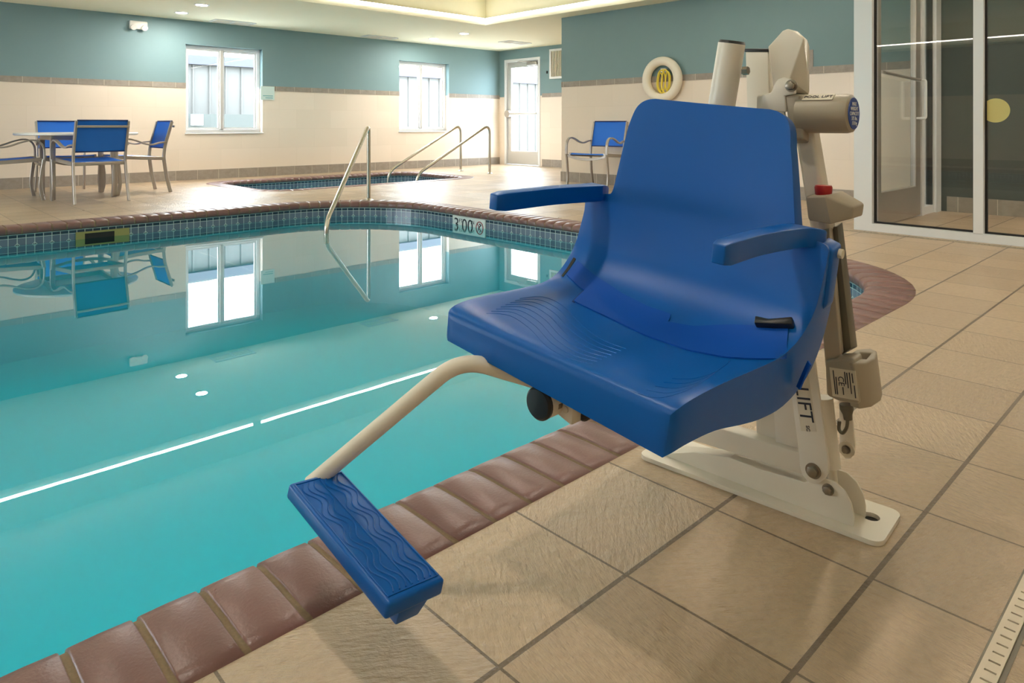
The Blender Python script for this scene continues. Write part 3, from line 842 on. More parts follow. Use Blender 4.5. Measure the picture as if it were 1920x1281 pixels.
# ------------------------------------------------------------------ patio chairs and tables
def chair_proto():
    root = thing('patio_chair', 'x', 'chair', (0, 0, 0), 'blue sling patio chairs')
    W2 = .245
    for s_ in (-1, 1):
        # rear upright: leg below, back post above
        leg = [(s_*.255, -.31, 0), (s_*.25, -.265, .2), (s_*.245, -.235, .42)]
        MB().tube(spline(leg, 6), 0, flat=(.011, .019, (1, 0, 0))).build('leg', 'grey_metal', root)
        MB().tube(spline([(s_*.245, -.235, .41), (s_*.245, -.25, .55), (s_*.245, -.29, .7), (s_*.245, -.33, .845)], 5), 0, flat=(.011, .017, (1, 0, 0))).build('back_post', 'grey_metal', root)
        fl = [(s_*.292, .275, 0), (s_*.292, .25, .14), (s_*.292, .262, .3), (s_*.292, .283, .44)]
        MB().tube(spline(fl, 6), 0, flat=(.010, .017, (1, 0, 0))).build('leg', 'grey_metal', root)
        ar = [(s_*.292, .283, .43), (s_*.292, .28, .55), (s_*.292, .245, .618), (s_*.292, .18, .642), (s_*.29, .09, .625), (s_*.283, -.02, .583), (s_*.27, -.10, .572), (s_*.26, -.18, .592), (s_*.255, -.265, .60)]
        MB().tube(spline(ar, 6), 0, flat=(.017, .009, (1, 0, 0))).build('armrest', 'grey_metal', root)
        MB().tube(spline([(s_*.25, .27, .435), (s_*.25, .12, .425), (s_*.247, -.23, .405)], 6), 0, flat=(.012, .02, (1, 0, 0))).build('seat_rail', 'grey_metal', root)
    q = MB(); n, m = 12, 10; g_ = []
    for i in range(n+1):
        y = .28 - .50*i/n
        g_.append([q.b.verts.new((-.24+.48*j/m, y, .452 - .03*i/n - .018*math.sin(math.pi*j/m)*math.sin(math.pi*i/n) + (-.02 if i == 0 else 0))) for j in range(m+1)])
    for i in range(n):
        for j in range(m): q.b.faces.new((g_[i][j], g_[i][j+1], g_[i+1][j+1], g_[i+1][j]))
    r = bmesh.ops.solidify(q.b, geom=q.b.faces[:], thickness=.005)
    q.build('seat', 'sling', root)
    q = MB(); g_ = []
    for i in range(n+1):
        z = .53 + .315*i/n; y = -.243 - .087*((z-.53)/.315)
        g_.append([q.b.verts.new((-.236+.472*j/m, y-.012*math.sin(math.pi*j/m), z)) for j in range(m+1)])
    for i in range(n):
        for j in range(m): q.b.faces.new((g_[i][j], g_[i][j+1], g_[i+1][j+1], g_[i+1][j]))
    bmesh.ops.solidify(q.b, geom=q.b.faces[:], thickness=.005)
    q.build('backrest', 'sling', root)
    q = MB(); q.tube([(-.236, -.333, .85), (.236, -.333, .85)], .008, 10); q.build('top_hem', 'sling_dark', root)
    q = MB(); q.tube([(-.236, -.25, .528), (.236, -.25, .528)], .007, 10); q.build('bottom_hem', 'sling_dark', root)
    q = MB(); q.box((-.245, -.366, .775), (.245, -.349, .80)); q.build('back_crossbar', 'grey_metal', root, bevel=.004)
    q = MB(); q.box((-.245, -.245, .385), (.245, -.225, .42)); q.build('rear_rail', 'grey_metal', root, bevel=.004)
    q = MB(); q.tube(spline([(-.292, .27, .42), (-.15, .272, .385), (0, .274, .375), (.15, .272, .385), (.292, .27, .42)], 5), 0, flat=(.016, .008, (0, 0, 1))); q.build('front_rail', 'grey_metal', root)
    return root
proto = chair_proto()
seats = [  # x, y, facing (deg from +Y, anticlockwise), label
    (1.885, 8.44, 5, 'blue sling patio chair with its back to the pool'),
    (1.90, 9.73, 180, 'blue sling patio chair behind the round table against the wall'),
    (2.495, 9.13, 92, 'blue sling patio chair at the window end of the round table'),
    (1.25, 9.13, -91, 'blue sling patio chair beside the round table with only its armrests in view'),
    (6.94, 5.69, 99, 'blue sling patio chair by the wall under the life ring'),
]
for i, (x, y, a, lab) in enumerate(seats):
    c = proto if i == 0 else copy_tree(proto)
    c.location = (x, y, 0); c.rotation_euler = (0, 0, math.radians(a)); c['label'] = lab
tb = thing('patio_table', 'round white patio table among four blue chairs', 'table', (1.895, 9.10, 0))
MB().lathe((1.895, 9.10, .69), (0, 0, 1), [(.585, 0), (.60, .006), (.602, .02), (.595, .028)], 64).build('table_top', 'table', tb)
for sx, sy in ((-.30, -.31), (.295, -.315), (-.29, .30), (.305, .325)):
    MB().box((1.895+sx-.024, 9.10+sy-.024, 0), (1.895+sx+.024, 9.10+sy+.024, .665)).build('leg', 'grey_metal', tb, bevel=.006)
q = MB()
for y in (-.31, .31): q.box((1.60, 9.10+y-.012, .64), (2.19, 9.10+y+.012, .69))
for x in (-.30, .30): q.box((1.895+x-.012, 8.79, .64), (1.895+x+.012, 9.41, .69))
q.build('apron', 'grey_metal', tb, smooth=0)
sx_, sy_ = 7.12, 4.86
st = thing('side_table', 'small pale metal side table next to the lone chair', 'table', (sx_, sy_, 0))
MB().box((sx_-.22, sy_-.22, .40), (sx_+.22, sy_+.22, .425)).build('table_top', 'table', st, bevel=.008)
for dx in (-.2, .2):
    for dy in (-.2, .2): MB().box((sx_+dx-.015, sy_+dy-.015, 0), (sx_+dx+.015, sy_+dy+.015, .40)).build('leg', 'white', st, bevel=.004)

# ------------------------------------------------------------------ the pool lift
CA, CT_ = math.radians(182.2), math.radians(6)
F0 = V((math.cos(CA), math.sin(CA), 0)); R0 = V((math.cos(CA-math.pi/2), math.sin(CA-math.pi/2), 0))
RR = R0*math.cos(CT_) + UP*math.sin(CT_); UU = -R0*math.sin(CT_) + UP*math.cos(CT_)
O = V((.818, .78, .423))
def ch(f, r, u): return O + F0*f + RR*r + UU*u
def dp(px, py, d): return on_plane(px, py, tuple(-F0*d), tuple(F0))     # picture point on the upright plane d metres behind the camera, square to the seat
lift = thing('pool_lift', 'blue seated pool lift on a white base beside the pool', 'pool lift', (1.48, .73, 0))

# seat shell: stations down the middle of the shell (forward, up, half width, thickness, dish)
ST = [(.012, -.002, .229, .048, .0), (.004, .012, .239, .052, .0), (-.03, .020, .243, .055, .004), (-.10, .022, .244, .060, .010), (-.18, .020, .245, .071, .012),
      (-.25, .020, .248, .082, .012), (-.30, .029, .254, .090, .012), (-.34, .052, .260, .092, .014), (-.372, .090, .264, .076, .018), (-.389, .14, .265, .060, .022),
      (-.398, .175, .265, .054, .022), (-.402, .193, .263, .052, .022), (-.4037, .201, .250, .050, .0218), (-.4047, .206, .214, .044, .0215), (-.4064, .214, .203, .040, .021),
      (-.414, .25, .197, .036, .019), (-.4266, .31, .189, .034, .016), (-.4371, .36, .181, .033, .013), (-.4444, .395, .173, .032, .011), (-.448, .412, .162, .030, .010), (-.4499, .421, .146, .028, .009), (-.4506, .4245, .128, .024, .009)]
def skew(f, u): return (.03*f-.005)*max(0.0, min(1.0, (.36-u)/.16))
def station(s):
    i = min(int(s), len(ST)-2); t = s-i
    a, b, c, d = ST[max(i-1, 0)], ST[i], ST[i+1], ST[min(i+2, len(ST)-1)]
    return [0.5*(2*b[k] + (c[k]-a[k])*t + (2*a[k]-5*b[k]+4*c[k]-d[k])*t*t + (3*b[k]-a[k]-3*c[k]+d[k])*t**3) for k in range(5)]
def shell(s, t, lift_=0.0):
    f, u, w, th, dish = station(s)
    f2, u2 = station(min(s+.05, len(ST)-1.001))[:2]; f1, u1 = station(max(s-.05, 0))[:2]
    tn = V((f2-f1, u2-u1)); tn = tn.normalized() if tn.length > 1e-7 else V((0, 1))
    nf, nu = -tn.y, tn.x            # points to the sitter's side
    if nf*0.5 + nu*0.8 < 0: nf, nu = -nf, -nu
    k = -dish*max(0.0, 1-(t*w/.235)**2)**1.5 + lift_
    return f + nf*k, t*w + skew(f, u), u + nu*k, nf, nu, th
nS, nT = 4*(len(ST)-1), 28
sb = MB(); top, bot = [], []
for i in range(nS+1):
    s = (len(ST)-1.0001)*i/nS; ra, rb = [], []
    for j in range(nT+1):
        t = -1 + 2*j/nT; t = math.copysign(abs(t)**.8, t)
        f, r, u, nf, nu, th = shell(s, t)
        if s < 8: th *= 1 - .17*t*min(1, (8-s)/4)
        if s < 5: k_ = min(1, max(0, (5-s)/2)); nf, nu = nf*(1-k_), nu*(1-k_)+k_
        ra.append(sb.b.verts.new(ch(f, r, u))); rb.append(sb.b.verts.new(ch(f-nf*th, r*(1.0), u-nu*th)))
    top.append(ra); bot.append(rb)
for i in range(nS):
    for j in range(nT):
        sb.b.faces.new((top[i][j], top[i][j+1], top[i+1][j+1], top[i+1][j]))
        sb.b.faces.new((bot[i][j], bot[i+1][j], bot[i+1][j+1], bot[i][j+1]))
    for j in (0, nT): sb.b.faces.new((top[i][j], top[i+1][j], bot[i+1][j], bot[i][j]))
for i in (0, nS):
    for j in range(nT): sb.b.faces.new((top[i][j], top[i][j+1], bot[i][j+1], bot[i][j]))
bvh = BVHTree.FromBMesh(sb.b)
seat = sb.build('seat_shell', 'seat', lift, bevel=.009, seg=3, smooth=50)

def on_shell(px, py, off=.004):
    d = ray(px, py).normalized(); hit, nrm, idx, dist = bvh.ray_cast(CAM, d)
    if hit is None: return None
    if nrm.dot(d) > 0: nrm = -nrm
    return hit + nrm*off

# arms
def arm(side):
    path = [(-.436, .240*side-.010, .197), (-.422, .238*side-.010, .203), (-.400, .230*side-.008, .207), (-.370, .222*side-.005, .208), (-.24, .221*side-.002, .211), (-.096+.018*side, .223*side, .209)]
    q = MB(); pts = spline(path, 5); rings = []
    for i, (f, r, u) in enumerate(pts):
        k = i/(len(pts)-1); h0 = .0175; w0 = .014 + .006*math.sin(math.pi*min(1, k*1.2))
        if i == len(pts)-1: h0 *= .85; w0 *= .75
        rings.append([q.b.verts.new(ch(f, r+a*w0, u+b*h0)) for a, b in ((-1, -1), (1, -1), (1, 1), (-1, 1))])
    for a, b in zip(rings, rings[1:]): q.bridge(a, b)
    q.b.faces.new(rings[0][::-1]); q.b.faces.new(rings[-1])
    o = q.build('armrest', 'seat', lift, bevel=.007, seg=3, smooth=50)
    p0, p1 = ch(-.438, .272*side-.013, .182), ch(-.438, .281*side-.013, .182)
    MB().cyl(p0, p1, .0085, None, 12).build('hinge_pin', 'label', o)
arm(1); arm(-1)
for sd in (1, -1):
    MB().hull([ch(f, r*sd, u) for r, k_ in ((.248-.013*sd, .0), (.274-.013*sd, .008)) for f, u in ((-.405, .06+k_*4), (-.44, .06+k_*4), (-.408, .199-k_), (-.452, .206-k_))]).build('arm_lug', 'seat', seat, bevel=.006, seg=3)

# belt: webbing that follows the shell between picked points
def strap(name, upper, lower, off0, off1, mat='web', n=40, th=.0025, parent=None):
    def resample(pts, k):
        f = k*(len(pts)-1); i = min(int(f), len(pts)-2); t = f-i
        return (pts[i][0]*(1-t)+pts[i+1][0]*t, pts[i][1]*(1-t)+pts[i+1][1]*t)
    q = MB(); rows = []
    for i in range(n+1):
        k = i/n; off = off0(k) if callable(off0) else off0; row = []
        u, l = resample(upper, k), resample(lower, k)
        for j in range(6):
            a = j/5; p = on_shell(u[0]*(1-a)+l[0]*a, u[1]*(1-a)+l[1]*a, off)
            row.append(p)
        if all(p is not None for p in row): rows.append([q.b.verts.new(p) for p in row])
    for a, b in zip(rows, rows[1:]):
        for j in range(5): q.b.faces.new((a[j], a[j+1], b[j+1], b[j]))
    for v in q.b.verts: v.normal_update()
    bmesh.ops.recalc_face_normals(q.b, faces=q.b.faces)
    bmesh.ops.smooth_vert(q.b, verts=q.b.verts[:], factor=.5, use_axis_x=True, use_axis_y=True, use_axis_z=True)
    bmesh.ops.solidify(q.b, geom=q.b.faces[:], thickness=th)
    return q.build(name, mat, parent or lift)
bl = strap('belt', [(1084, 488), (1110, 512), (1170, 552), (1215, 575), (1260, 590)], [(1060, 516), (1085, 540), (1140, 578), (1200, 604), (1250, 618)], .004, 0, n=24)
strap('belt_tail', [(1102, 538), (1160, 562), (1230, 600), (1300, 612), (1370, 608), (1430, 610), (1480, 615)], [(1072, 566), (1140, 598), (1210, 632), (1290, 660), (1360, 674), (1420, 677), (1474, 676)], lambda k: .008 + .02*max(0, k-.55), 0, parent=bl)
q = MB()
bp = [on_shell(x, y, .02) for x, y in ((1420, 602), (1446, 608), (1490, 604), (1490, 618), (1450, 618), (1418, 616))]
if all(p is not None for p in bp):
    nrm = (bp[2]-bp[0]).cross(bp[4]-bp[0]).normalized()
    if nrm.dot(CAM-bp[0]) < 0: nrm = -nrm
    q.prism(bp, nrm*.016); q.build('buckle', 'black', bl, bevel=.003)
strap('belt_slot_shade', [(1076, 482), (1064, 502), (1052, 518)], [(1081, 485), (1068, 505), (1055, 521)], .0008, 0, mat='dark', n=8, th=.001, parent=seat)  # dark strip painted as the shade within the slot
strap('end_stitching', [(1100, 539), (1071, 566)], [(1106, 542), (1077, 569)], .0115, 0, mat='sling_dark', n=8, th=.001, parent=bl)
# loose webbing end hanging under the near side
a = dp(1518, 680, 1.19); b_ = dp(1508, 702, 1.19); c_ = dp(1497, 728, 1.185)
MB().tube(spline([a, b_, c_], 6), 0, flat=(.0016, .0055, tuple(RT))).build('strap_end', 'web', lift)

# raised swirls moulded in the seat
def ridge(pts, r=.0014):
    p = [on_shell(x, y, .0002) for x, y in pts]
    p = [x for x in p if x is not None]
    return p
q = MB()
for k in range(8):
    base = [(912+9*k, 588-4*k), (955+9*k, 592-5*k), (993+9*k, 616-6*k), (1026+9*k, 650-6*k), (1066+9*k, 672-5*k), (1110+9*k, 682-4*k)]
    pts = ridge([(p.x, p.y) for p in spline([(x, y, 0) for x, y in base], 6)])
    if len(pts) > 4: q.tube(pts, .0006, 6)
for k in range(5):
    base = [(1196+16*k, 738-7*k), (1236+16*k, 746-9*k), (1286+14*k, 733-9*k), (1330+10*k, 708-8*k)]
    pts = ridge([(p.x, p.y) for p in spline([(x, y, 0) for x, y in base], 6)])
    if len(pts) > 4: q.tube(pts, .0006, 6)
q.build('moulded_swirl', 'seat', seat)

# under-seat carrier: round beam with black cap, hinge bracket, second tube
bc = ch(-.055, .050, -.112); be = ch(-.62, .050, -.112)
beam = MB().cyl(bc, be, .0285, None, 28).build('carrier_tube', 'white', lift)
MB().lathe(bc, F0, [(.029, -.003), (.029, .002), (.025, .006), (.0, .007)], 28).build('end_cap', 'black', beam)
b2 = ch(-.115, .001, -.122); b3 = ch(-.60, .001, -.122)
tube2 = MB().cyl(b2, b3, .019, None, 24).build('carrier_tube', 'white', lift)
MB().lathe(b2, F0, [(.0192, -.003), (.0192, .002), (.016, .005), (.0, .006)], 24).build('end_cap', 'black', tube2)
q = MB(); q.hull([ch(f, r, u) for f in (-.085, -.14) for r, u in ((.045, -.088), (.045, -.132), (.0, -.098), (.0, -.142))]); br = q.build('hinge_bracket', 'white', lift, bevel=.004)
hb = ch(-.083, .028, -.112); MB().cyl(hb, hb + F0*.010, .008, None, 6).build('bolt', 'bolt', br)
hb = ch(-.084, .014, -.117); MB().cyl(hb, hb + F0*.003, .006, None, 16).build('plug', 'label', br)
MB().hull([ch(f, r, u) for f in (-.10, -.42) for r in (-.10, .10) for u in (-.055, -.098)]).build('seat_pan_support', 'white', lift, bevel=.006)

# footrest plate: four corners solved from its length
FL = .300
def solve_pair(pa, pb, L, tilt):
    d = R0*math.cos(tilt) + UP*math.sin(tilt)
    A, B = ray(*pa), ray(*pb)       # CAM + s*A = CAM + t*B + L*d
    best = None
    m = Matrix(((A.dot(A), -A.dot(B)), (-A.dot(B), B.dot(B)))); v = V((A.dot(d*L), -B.dot(d*L)))
    s_, t_ = m.inverted() @ v
    return CAM + A*s_, CAM + B*t_
p1, p2 = solve_pair((540, 905), (727, 1132), FL, math.radians(9))
p4, p3 = solve_pair((641, 880), (838, 1086), FL, math.radians(9))
lx_ = (p1-p2).normalized(); sh = ((p4-p1)+(p3-p2))*.5; sh = sh - lx_*sh.dot(lx_); wid = sh.length; sh.normalize()
cen = (p1+p2+p3+p4)/4; nn = lx_.cross(sh); nn = nn if nn.z > 0 else -nn
FLr, FWr = FL/2, min(wid, .125)/2
def fp(a, b, c): return cen + lx_*a + sh*b + nn*c
q = MB(); q.hull([fp(sa*(FLr), sb_*FWr, c) for sa in (-1, 1) for sb_ in (-1, 1) for c in (0, -.026)])
foot = q.build('footrest', 'seat', lift, bevel=.006, seg=3)
q = MB(); q.hull([fp(-FLr+.006, b*.55*FWr + .006, c) for b in (-1, 1) for c in (-.024,)] + [fp(-FLr+.07, b*.55*FWr + .006, -.024) for b in (-1, 1)] + [fp(-FLr+.016, b*.4*FWr + .006, -.058) for b in (-1, 1)] + [fp(-FLr+.055, b*.4*FWr + .006, -.058) for b in (-1, 1)])
q.build('mount_lug', 'seat', foot, bevel=.003)
q = MB()
for k in range(7):
    bb = -FWr*.72 + FWr*1.44*k/6
    if k == 3: pts = [fp(-FLr*.9 + FLr*1.8*i/10, bb, .0006) for i in range(11)]
    else: pts = [fp(-FLr*.9 + FLr*1.8*i/60, bb*.90 + .0066*math.sin(i*.42), .0005) for i in range(61)]
    q.tube(pts, .0012, 6)
m_ = .93
q.tube([fp(FLr*m_, FWr*.86, .0006), fp(-FLr*m_, FWr*.86, .0006), fp(-FLr*m_, -FWr*.86, .0006), fp(FLr*m_, -FWr*.86, .0006)], .001, 6, closed=True)
q.build('wave_tread', 'seat', foot)
# footrest tube: from the bracket, along under the seat edge, down to the plate
e0 = ch(-.16, .00, -.118); e1 = ch(-.088, .058, -.090); e2 = ch(.043, .152, -.042); e3 = fp(FLr+.010, FWr*.0, -.022)
MB().tube(fillet([e0, e1, e2, e3], .05, 10), .0145, 16).build('footrest_tube', 'white', lift)

# chair pole behind the backrest
pa_ = dp(1372, 82, 1.405); pb_ = dp(1352, 205, 1.405)
ax = (pb_-pa_).normalized()
pole = MB().cyl(pa_, pa_ + ax*.86, .0285, None, 32).build('chair_pole', 'white', lift)
MB().cyl(pa_, pa_ - ax*.006, .0285, .026, 32).build('pole_cap', 'black', pole)
kn = dp(1393, 133, 1.40); MB().cyl(kn, kn - R0*.012 - F0*.0, .009, None, 6).build('bolt', 'bolt', pole)
# backrest brackets between pole and shell
for u in (.10, .30):
    pc = ch(-.47, .0, u)
    q = MB(); pd = pa_ + ax*((pc-pa_).dot(ax))
    q.hull([pd + R0*a + UP*b for a in (-.04, .04) for b in (-.025, .025)] + [pc + R0*a + UP*b for a in (-.05, .05) for b in (-.025, .025)])
    q.build('back_bracket', 'white', lift, bevel=.004)

# base plate with slot, channel, beams
g0 = [on_z(1203, 862), on_z(1640, 1026)]
bd = (g0[1]-g0[0]).normalized(); bn = V((-bd.y, bd.x, 0)); bn = bn if bn.x > 0 else -bn
bl_ = (g0[1]-g0[0]).length + .012; bw = .150
def bp_(a, c, z): return g0[0] + bd*a + bn*c + UP*z
def rounded(a0, a1, c0_, c1_, r, z, n=6):
    return [bp_(x, y, z) for x, y in rrect2(a0, a1, c0_, c1_, (r, r, r, r), n)]
slot_c = on_z(1633, 978); sa_ = (slot_c-g0[0]).dot(bd); sc_ = (slot_c-g0[0]).dot(bn)
slot = [bp_(sa_ + .0165*math.cos(a), sc_ + .0165*math.sin(a), 0.0005) for a in [2*math.pi*i/20 for i in range(20)]]
q = MB(); q.prism(rounded(-.01, bl_, 0, bw, .022, 0.0005), (0, 0, .0095), [slot])
base = q.build('base_plate', 'white', lift, smooth=40)
MB().cyl(bp_(sa_, sc_, .0006), bp_(sa_, sc_, .0012), .0175, None, 16).build('slot_shade', 'dark', base)  # dark disc stands for the shade down in the hole

def plate(name, pix, d, th, mat='white', parent=None, bevel=.002, holes=()):
    q = MB(); q.prism([dp(x, y, d) for x, y in pix], -F0*th, [[dp(x, y, d) for x, y in h] for h in holes])
    return q.build(name, mat, parent or lift, bevel=bevel, seg=2, smooth=40)
def bolt(x, y, d, r, parent, n=6, h=.010):
    p = dp(x, y, d)
    MB().cyl(p, p + F0*h, r, None, n).build('bolt', 'bolt', parent, bevel=.0008)
    MB().cyl(p, p + F0*.002, r*1.35, None, 24).build('washer', 'bolt', parent)
D1 = 1.452
pix = [(1222, 853), (1300, 848), (1366, 858), (1427, 881), (1508, 905), (1527, 900), (1545, 898), (1566, 905), (1584, 922), (1596, 945), (1601, 968), (1600, 988), (1592, 1003)]
chn = plate('base_channel', pix, D1, .006)
plate('channel_rear', [(x+22, y-18) for x, y in pix[5:]] + [(1330, 885), (1330, 850), (1500, 880)], D1+.055, .006, parent=chn)
# top flange of the channel, bright where it faces up
q = MB(); pa2 = [dp(1262, 848, D1+.004), dp(1366, 858, D1+.004), dp(1508, 905, D1+.004), dp(1530, 905, D1+.004)]
rows = [[q.b.verts.new(p + o_ + UP*z_) for p in pa2] for o_, z_ in ((V((0, 0, 0)), -.002), (-F0*.052, -.002), (-F0*.052, -.006), (V((0, 0, 0)), -.006))]
for a, b in zip(rows, rows[1:] + rows[:1]):
    for j in range(3): q.b.faces.new((a[j], a[j+1], b[j+1], b[j]))
for j in (0, 3): q.b.faces.new([r[j] for r in rows])
q.build('channel_top', 'white', chn, smooth=0)
bolt(1553, 918, D1, .0085, chn)
plate('lower_beam', [(1300, 827), (1330, 798), (1500, 849), (1512, 893)], D1+.012, .045, bevel=.003)
plate('post', [(1418, 838), (1397, 96), (1440, 96), (1462, 838)], D1+.045, .05, bevel=.004)
q = MB(); pc1 = [dp(x, y, D1+.043) for x, y in ((1395, 97), (1442, 97), (1442, 91), (1395, 91))]; q.prism(pc1, -F0*.054); q.build('post_cap', 'black', lift, bevel=.002)
plate('post_gusset', [(1455, 845), (1440, 600), (1480, 600), (1500, 852)], D1+.03, .03)
# front link with lettering
LD = D1-.012
lk = [(1498, 855), (1482, 730), (1470, 640), (1420, 205), (1470, 205), (1526, 665), (1534, 724), (1546, 815), (1554, 872), (1553, 888), (1547, 899), (1537, 906), (1525, 908), (1513, 903), (1503, 890), (1499, 874)]
link_ = plate('front_link', lk, LD, .008, bevel=.0025)
bolt(1525, 883, LD, .0115, link_)
lb = [dp(x, y, LD-.0006) for x, y in ((1487, 704), (1516, 704), (1531, 810), (1502, 808))]
q = MB(); q.prism(lb, -F0*.0008); q.build('name_label', 'label', link_, smooth=0)
c1_, c2_ = dp(1500, 715, LD-.0012), dp(1514, 800, LD-.0012)
down = (c2_-c1_).normalized(); side_ = (F0.cross(down))
ex_ = down; ey_ = ex_.cross(F0); ey_ = -ey_ if ex_.cross(ey_).dot(F0) < 0 else ey_
text('lettering', 'LIFT', .039, (c1_+c2_)/2 + down*.001, ex_, ey_, 'ink', link_, .0004)
text('lettering', 'SC', .010, c2_ + down*.004, ex_, ey_, 'ink', link_, .0004)
# rear link and eyelet
rl = plate('rear_link', [(1572, 705), (1590, 705), (1603, 838), (1601, 852), (1594, 861), (1585, 861), (1578, 853), (1574, 838)], D1+.075, .008)
p = dp(1588, 842, D1+.075); MB().lathe(p, F0, [(.016, 0), (.016, .004), (.009, .004), (.009, .0)], 24).build('eyelet', 'label', rl)
bolt(1586, 843, D1+.072, .006, rl)

# actuator
AD = D1+.018
a0, a1 = dp(1563, 915, AD+.02), dp(1544, 745, AD+.02)
MB().cyl(a0, a0 + (a1-a0)*.35, .0095, None, 20).build('piston_rod', 'label', lift)
s0 = a0 + (a1-a0)*.23; at = MB().cyl(s0, a1, .0185, None, 28).build('actuator_tube', 'white', lift)
q = MB(); q.hull([dp(x, y, AD-.006) for x, y in ((1528, 434), (1556, 428), (1577, 664), (1547, 690))] + [dp(x, y, AD+.02) for x, y in ((1534, 432), (1562, 426), (1583, 660), (1553, 684))])
pf_ = q.build('actuator_profile', 'grey', lift, bevel=.004, seg=3)
q = MB(); q.hull([dp(x, y, AD+.022) for x, y in ((1558, 428), (1570, 424), (1596, 654), (1578, 666))] + [dp(x, y, AD+.06) for x, y in ((1566, 424), (1580, 416), (1608, 650), (1590, 660))])
q.build('side_channel', 'grey_dark', lift, bevel=.002)
# motor housing: front cheek and rounded box with an open socket on top
hs = [(1546, 676), (1577, 672), (1600, 672), (1606, 700), (1611, 760), (1570, 752), (1549, 742)]
q = MB(); q.prism([dp(x, y, AD-.012) for x, y in hs], -F0*.05); mh = q.build('motor_housing', 'grey', lift, bevel=.006, seg=3)
tp = [(1577, 674), (1606, 655), (1632, 653), (1644, 658), (1641, 672), (1624, 681), (1600, 682)]
bt = [(1594, 762), (1612, 742), (1640, 738), (1655, 742), (1652, 752), (1634, 764), (1612, 768)]
zt = dp(1580, 674, AD-.004).z; zb = dp(1596, 764, AD-.004).z
q = MB(); hole = [(1600, 672), (1613, 660), (1634, 661), (1624, 673)]
T_ = [on_z(x, y, zt) for x, y in tp]; B_ = [on_z(x, y, zb) for x, y in bt]; H_ = [on_z(x, y, zt) for x, y in hole]; Hd = [p - UP*.03 for p in H_]
tv = [q.b.verts.new(p) for p in T_]; bv = [q.b.verts.new(p) for p in B_]; hv = [q.b.verts.new(p) for p in H_]; hd_ = [q.b.verts.new(p) for p in Hd]
q.bridge(tv, bv); q.b.faces.new(bv); q.bridge(hv, hd_); q.b.faces.new(hd_)
es = [q.b.edges.get((tv[i], tv[(i+1) % 7])) for i in range(7)] + [q.b.edges.get((hv[i], hv[(i+1) % 4])) for i in range(4)]
bmesh.ops.triangle_fill(q.b, use_beauty=True, edges=es)
mb = q.build('motor_box', 'grey', mh, bevel=.003, seg=2, smooth=50)
lb = [dp(x, y, AD-.0128) for x, y in ((1555, 689), (1604, 696), (1610, 752), (1561, 743))]
q = MB(); q.prism(lb, -F0*.0012); q.build('rating_label', 'label', mh, smooth=0)
def lq(u, v): return (lb[0]*(1-u) + lb[1]*u)*(1-v) + (lb[3]*(1-u) + lb[2]*u)*v + F0*.0006
lex = (lb[3]-lb[0]).normalized(); ley = (lb[1]-lb[0]).normalized()
if lex.cross(ley).dot(F0) < 0: lex = lex
text('lettering', 'CE', .016, lq(.40, .42), lex, ley if lex.cross(ley).dot(F0) > 0 else -ley, 'ink', mh, .0003)
q = MB()
for u, v0, v1 in ((.14, .08, .9), (.22, .3, .9), (.58, .08, .5), (.66, .1, .62), (.76, .08, .8), (.86, .1, .42), (.90, .5, .92), (.45, .62, .88)):
    q.tube([lq(u, v0), lq(u, v1)], .0009, 6)
q.build('print', 'ink', mh, smooth=0)
# cable under the motor
cb = [dp(1587, 762, AD+.01), dp(1589, 778, AD+.01), dp(1588, 800, AD+.012), dp(1580, 812, AD+.012), dp(1573, 805, AD+.012), dp(1574, 790, AD+.012)]
q = MB(); q.lathe(cb[0], cb[1]-cb[0], [(.013, -.004), (.013, .006), (.009, .016), (.008, .026)], 20); cg = q.build('cable_gland', 'grey_dark', mh)
MB().tube(spline(cb[1:], 6), .0035, 8).build('cable', 'grey_dark', cg)
# upper tube of the actuator, gear head
up0, up1 = dp(1544, 432, AD+.02), dp(1503, 185, AD+.02)
MB().tube([up0, up1], 0, flat=(.0195, .022, tuple(R0))).build('upper_tube', 'white', lift, bevel=.003)
q = MB(); q.hull([dp(x, y, AD-.03) for x, y in ((1470, 178), (1500, 178), (1507, 262), (1482, 262))] + [dp(x, y, AD+.03) for x, y in ((1490, 176), (1522, 176), (1528, 276), (1500, 276))])
gh = q.build('gear_case', 'grey', lift, bevel=.006, seg=3)
gc = dp(1502, 214, AD-.004); rad = .0395
gend = dp(1600, 208, AD-.004); gl_ = (gend-gc).length; gax = -R0
q = MB(); q.lathe(gc, gax, [(rad*1.0, 0), (rad, gl_*.9), (rad*.95, gl_*.97), (rad*.82, gl_), (0.0, gl_)], 40); mt = q.build('motor_cylinder', 'grey', gh, smooth=40)
ec = gc + gax*(gl_+.0008)
MB().cyl(ec - gax*.0004, ec + gax*.0008, rad*.80, None, 36).build('capacity_label', 'label_blue', mt, smooth=0)
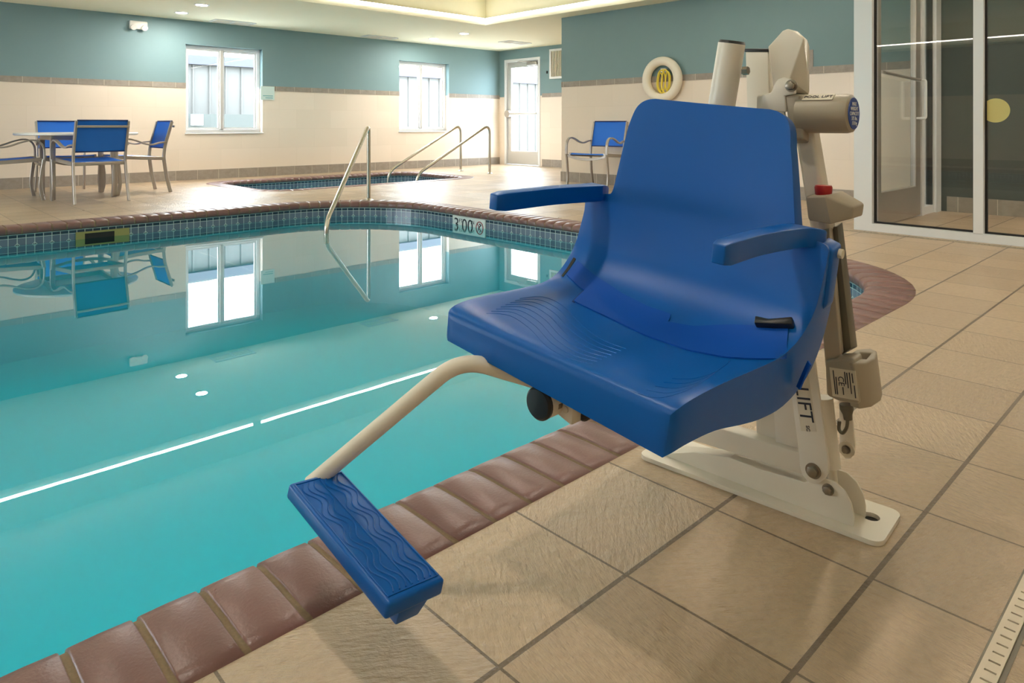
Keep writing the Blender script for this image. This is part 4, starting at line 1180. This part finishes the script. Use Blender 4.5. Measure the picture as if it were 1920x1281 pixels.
for i, tx_ in enumerate(('MAX', 'WEIGHT', 'CAPACITY', '375 lbs.', '170 kg')):
    text('lettering', tx_, .0108, ec + gax*.0012 + UP*(.0185 - .0095*i), F0*-1.0 if (F0*-1).cross(UP).dot(gax) > 0 else F0, UP, 'ink_white', mt, .0003)
# label on the motor's upper side
q = MB(); am = [];
dirm = (F0*.55 + UP*.84).normalized(); tang = (dirm.cross(gax)).normalized()
for s0_, s1_ in ((-.011, .011),):
    cc = gc + gax*(gl_*.42) + dirm*(rad+.0004)
    q.prism([cc - gax*.030 + tang*s0_, cc + gax*.030 + tang*s0_, cc + gax*.030 + tang*s1_, cc - gax*.030 + tang*s1_], dirm*.0008)
q.build('motor_label', 'label', mt, smooth=0)
text('lettering', 'POOL LIFT', .012, cc + dirm*.0014, gax, -tang if gax.cross(-tang).dot(dirm) > 0 else tang, 'ink', mt, .0003)
# top bracket and cover
ub = plate('top_bracket', [(1418, 206), (1418, 183), (1420, 179), (1445, 174), (1450, 160), (1457, 149), (1468, 145), (1480, 147), (1489, 158), (1490, 176), (1471, 180), (1474, 210)], LD-.004, .012, bevel=.003)
bolt(1484, 161, LD-.006, .0095, ub, 6, .012)
q = MB(); q.hull([dp(x, y, LD+.010) for x, y in ((1440, 88), (1467, 58), (1477, 54), (1486, 57), (1507, 73), (1480, 148), (1450, 165))] + [dp(x, y, LD+.055) for x, y in ((1456, 84), (1484, 56), (1496, 59), (1514, 75), (1518, 88), (1518, 178), (1470, 178))])
q.build('cover', 'white', lift, bevel=.003, seg=3)
# control box with the stop button
q = MB(); fr = [(1509, 368), (1547, 367), (1557, 422), (1514, 414)]
pts = [dp(x, y, AD-.035) for x, y in fr] + [dp(x, y, AD+.03) for x, y in ((1582, 358), (1540, 358))]
tips = [on_plane(x, y, tuple(-F0*(AD-.01)), tuple(F0)) for x, y in ((1600, 388), (1598, 410))] + [on_plane(x, y, tuple(-F0*(AD+.03)), tuple(F0)) for x, y in ((1622, 381), (1619, 404))]
q.hull(pts + tips); cbx = q.build('control_box', 'grey', lift, bevel=.005, seg=3)
rb = dp(1544, 366, AD-.01)
q = MB(); q.lathe(rb - UP*.006, UP, [(.013, 0), (.016, .008), (.017, .022), (.0155, .026)], 28); q.build('stop_button', 'red', cbx)
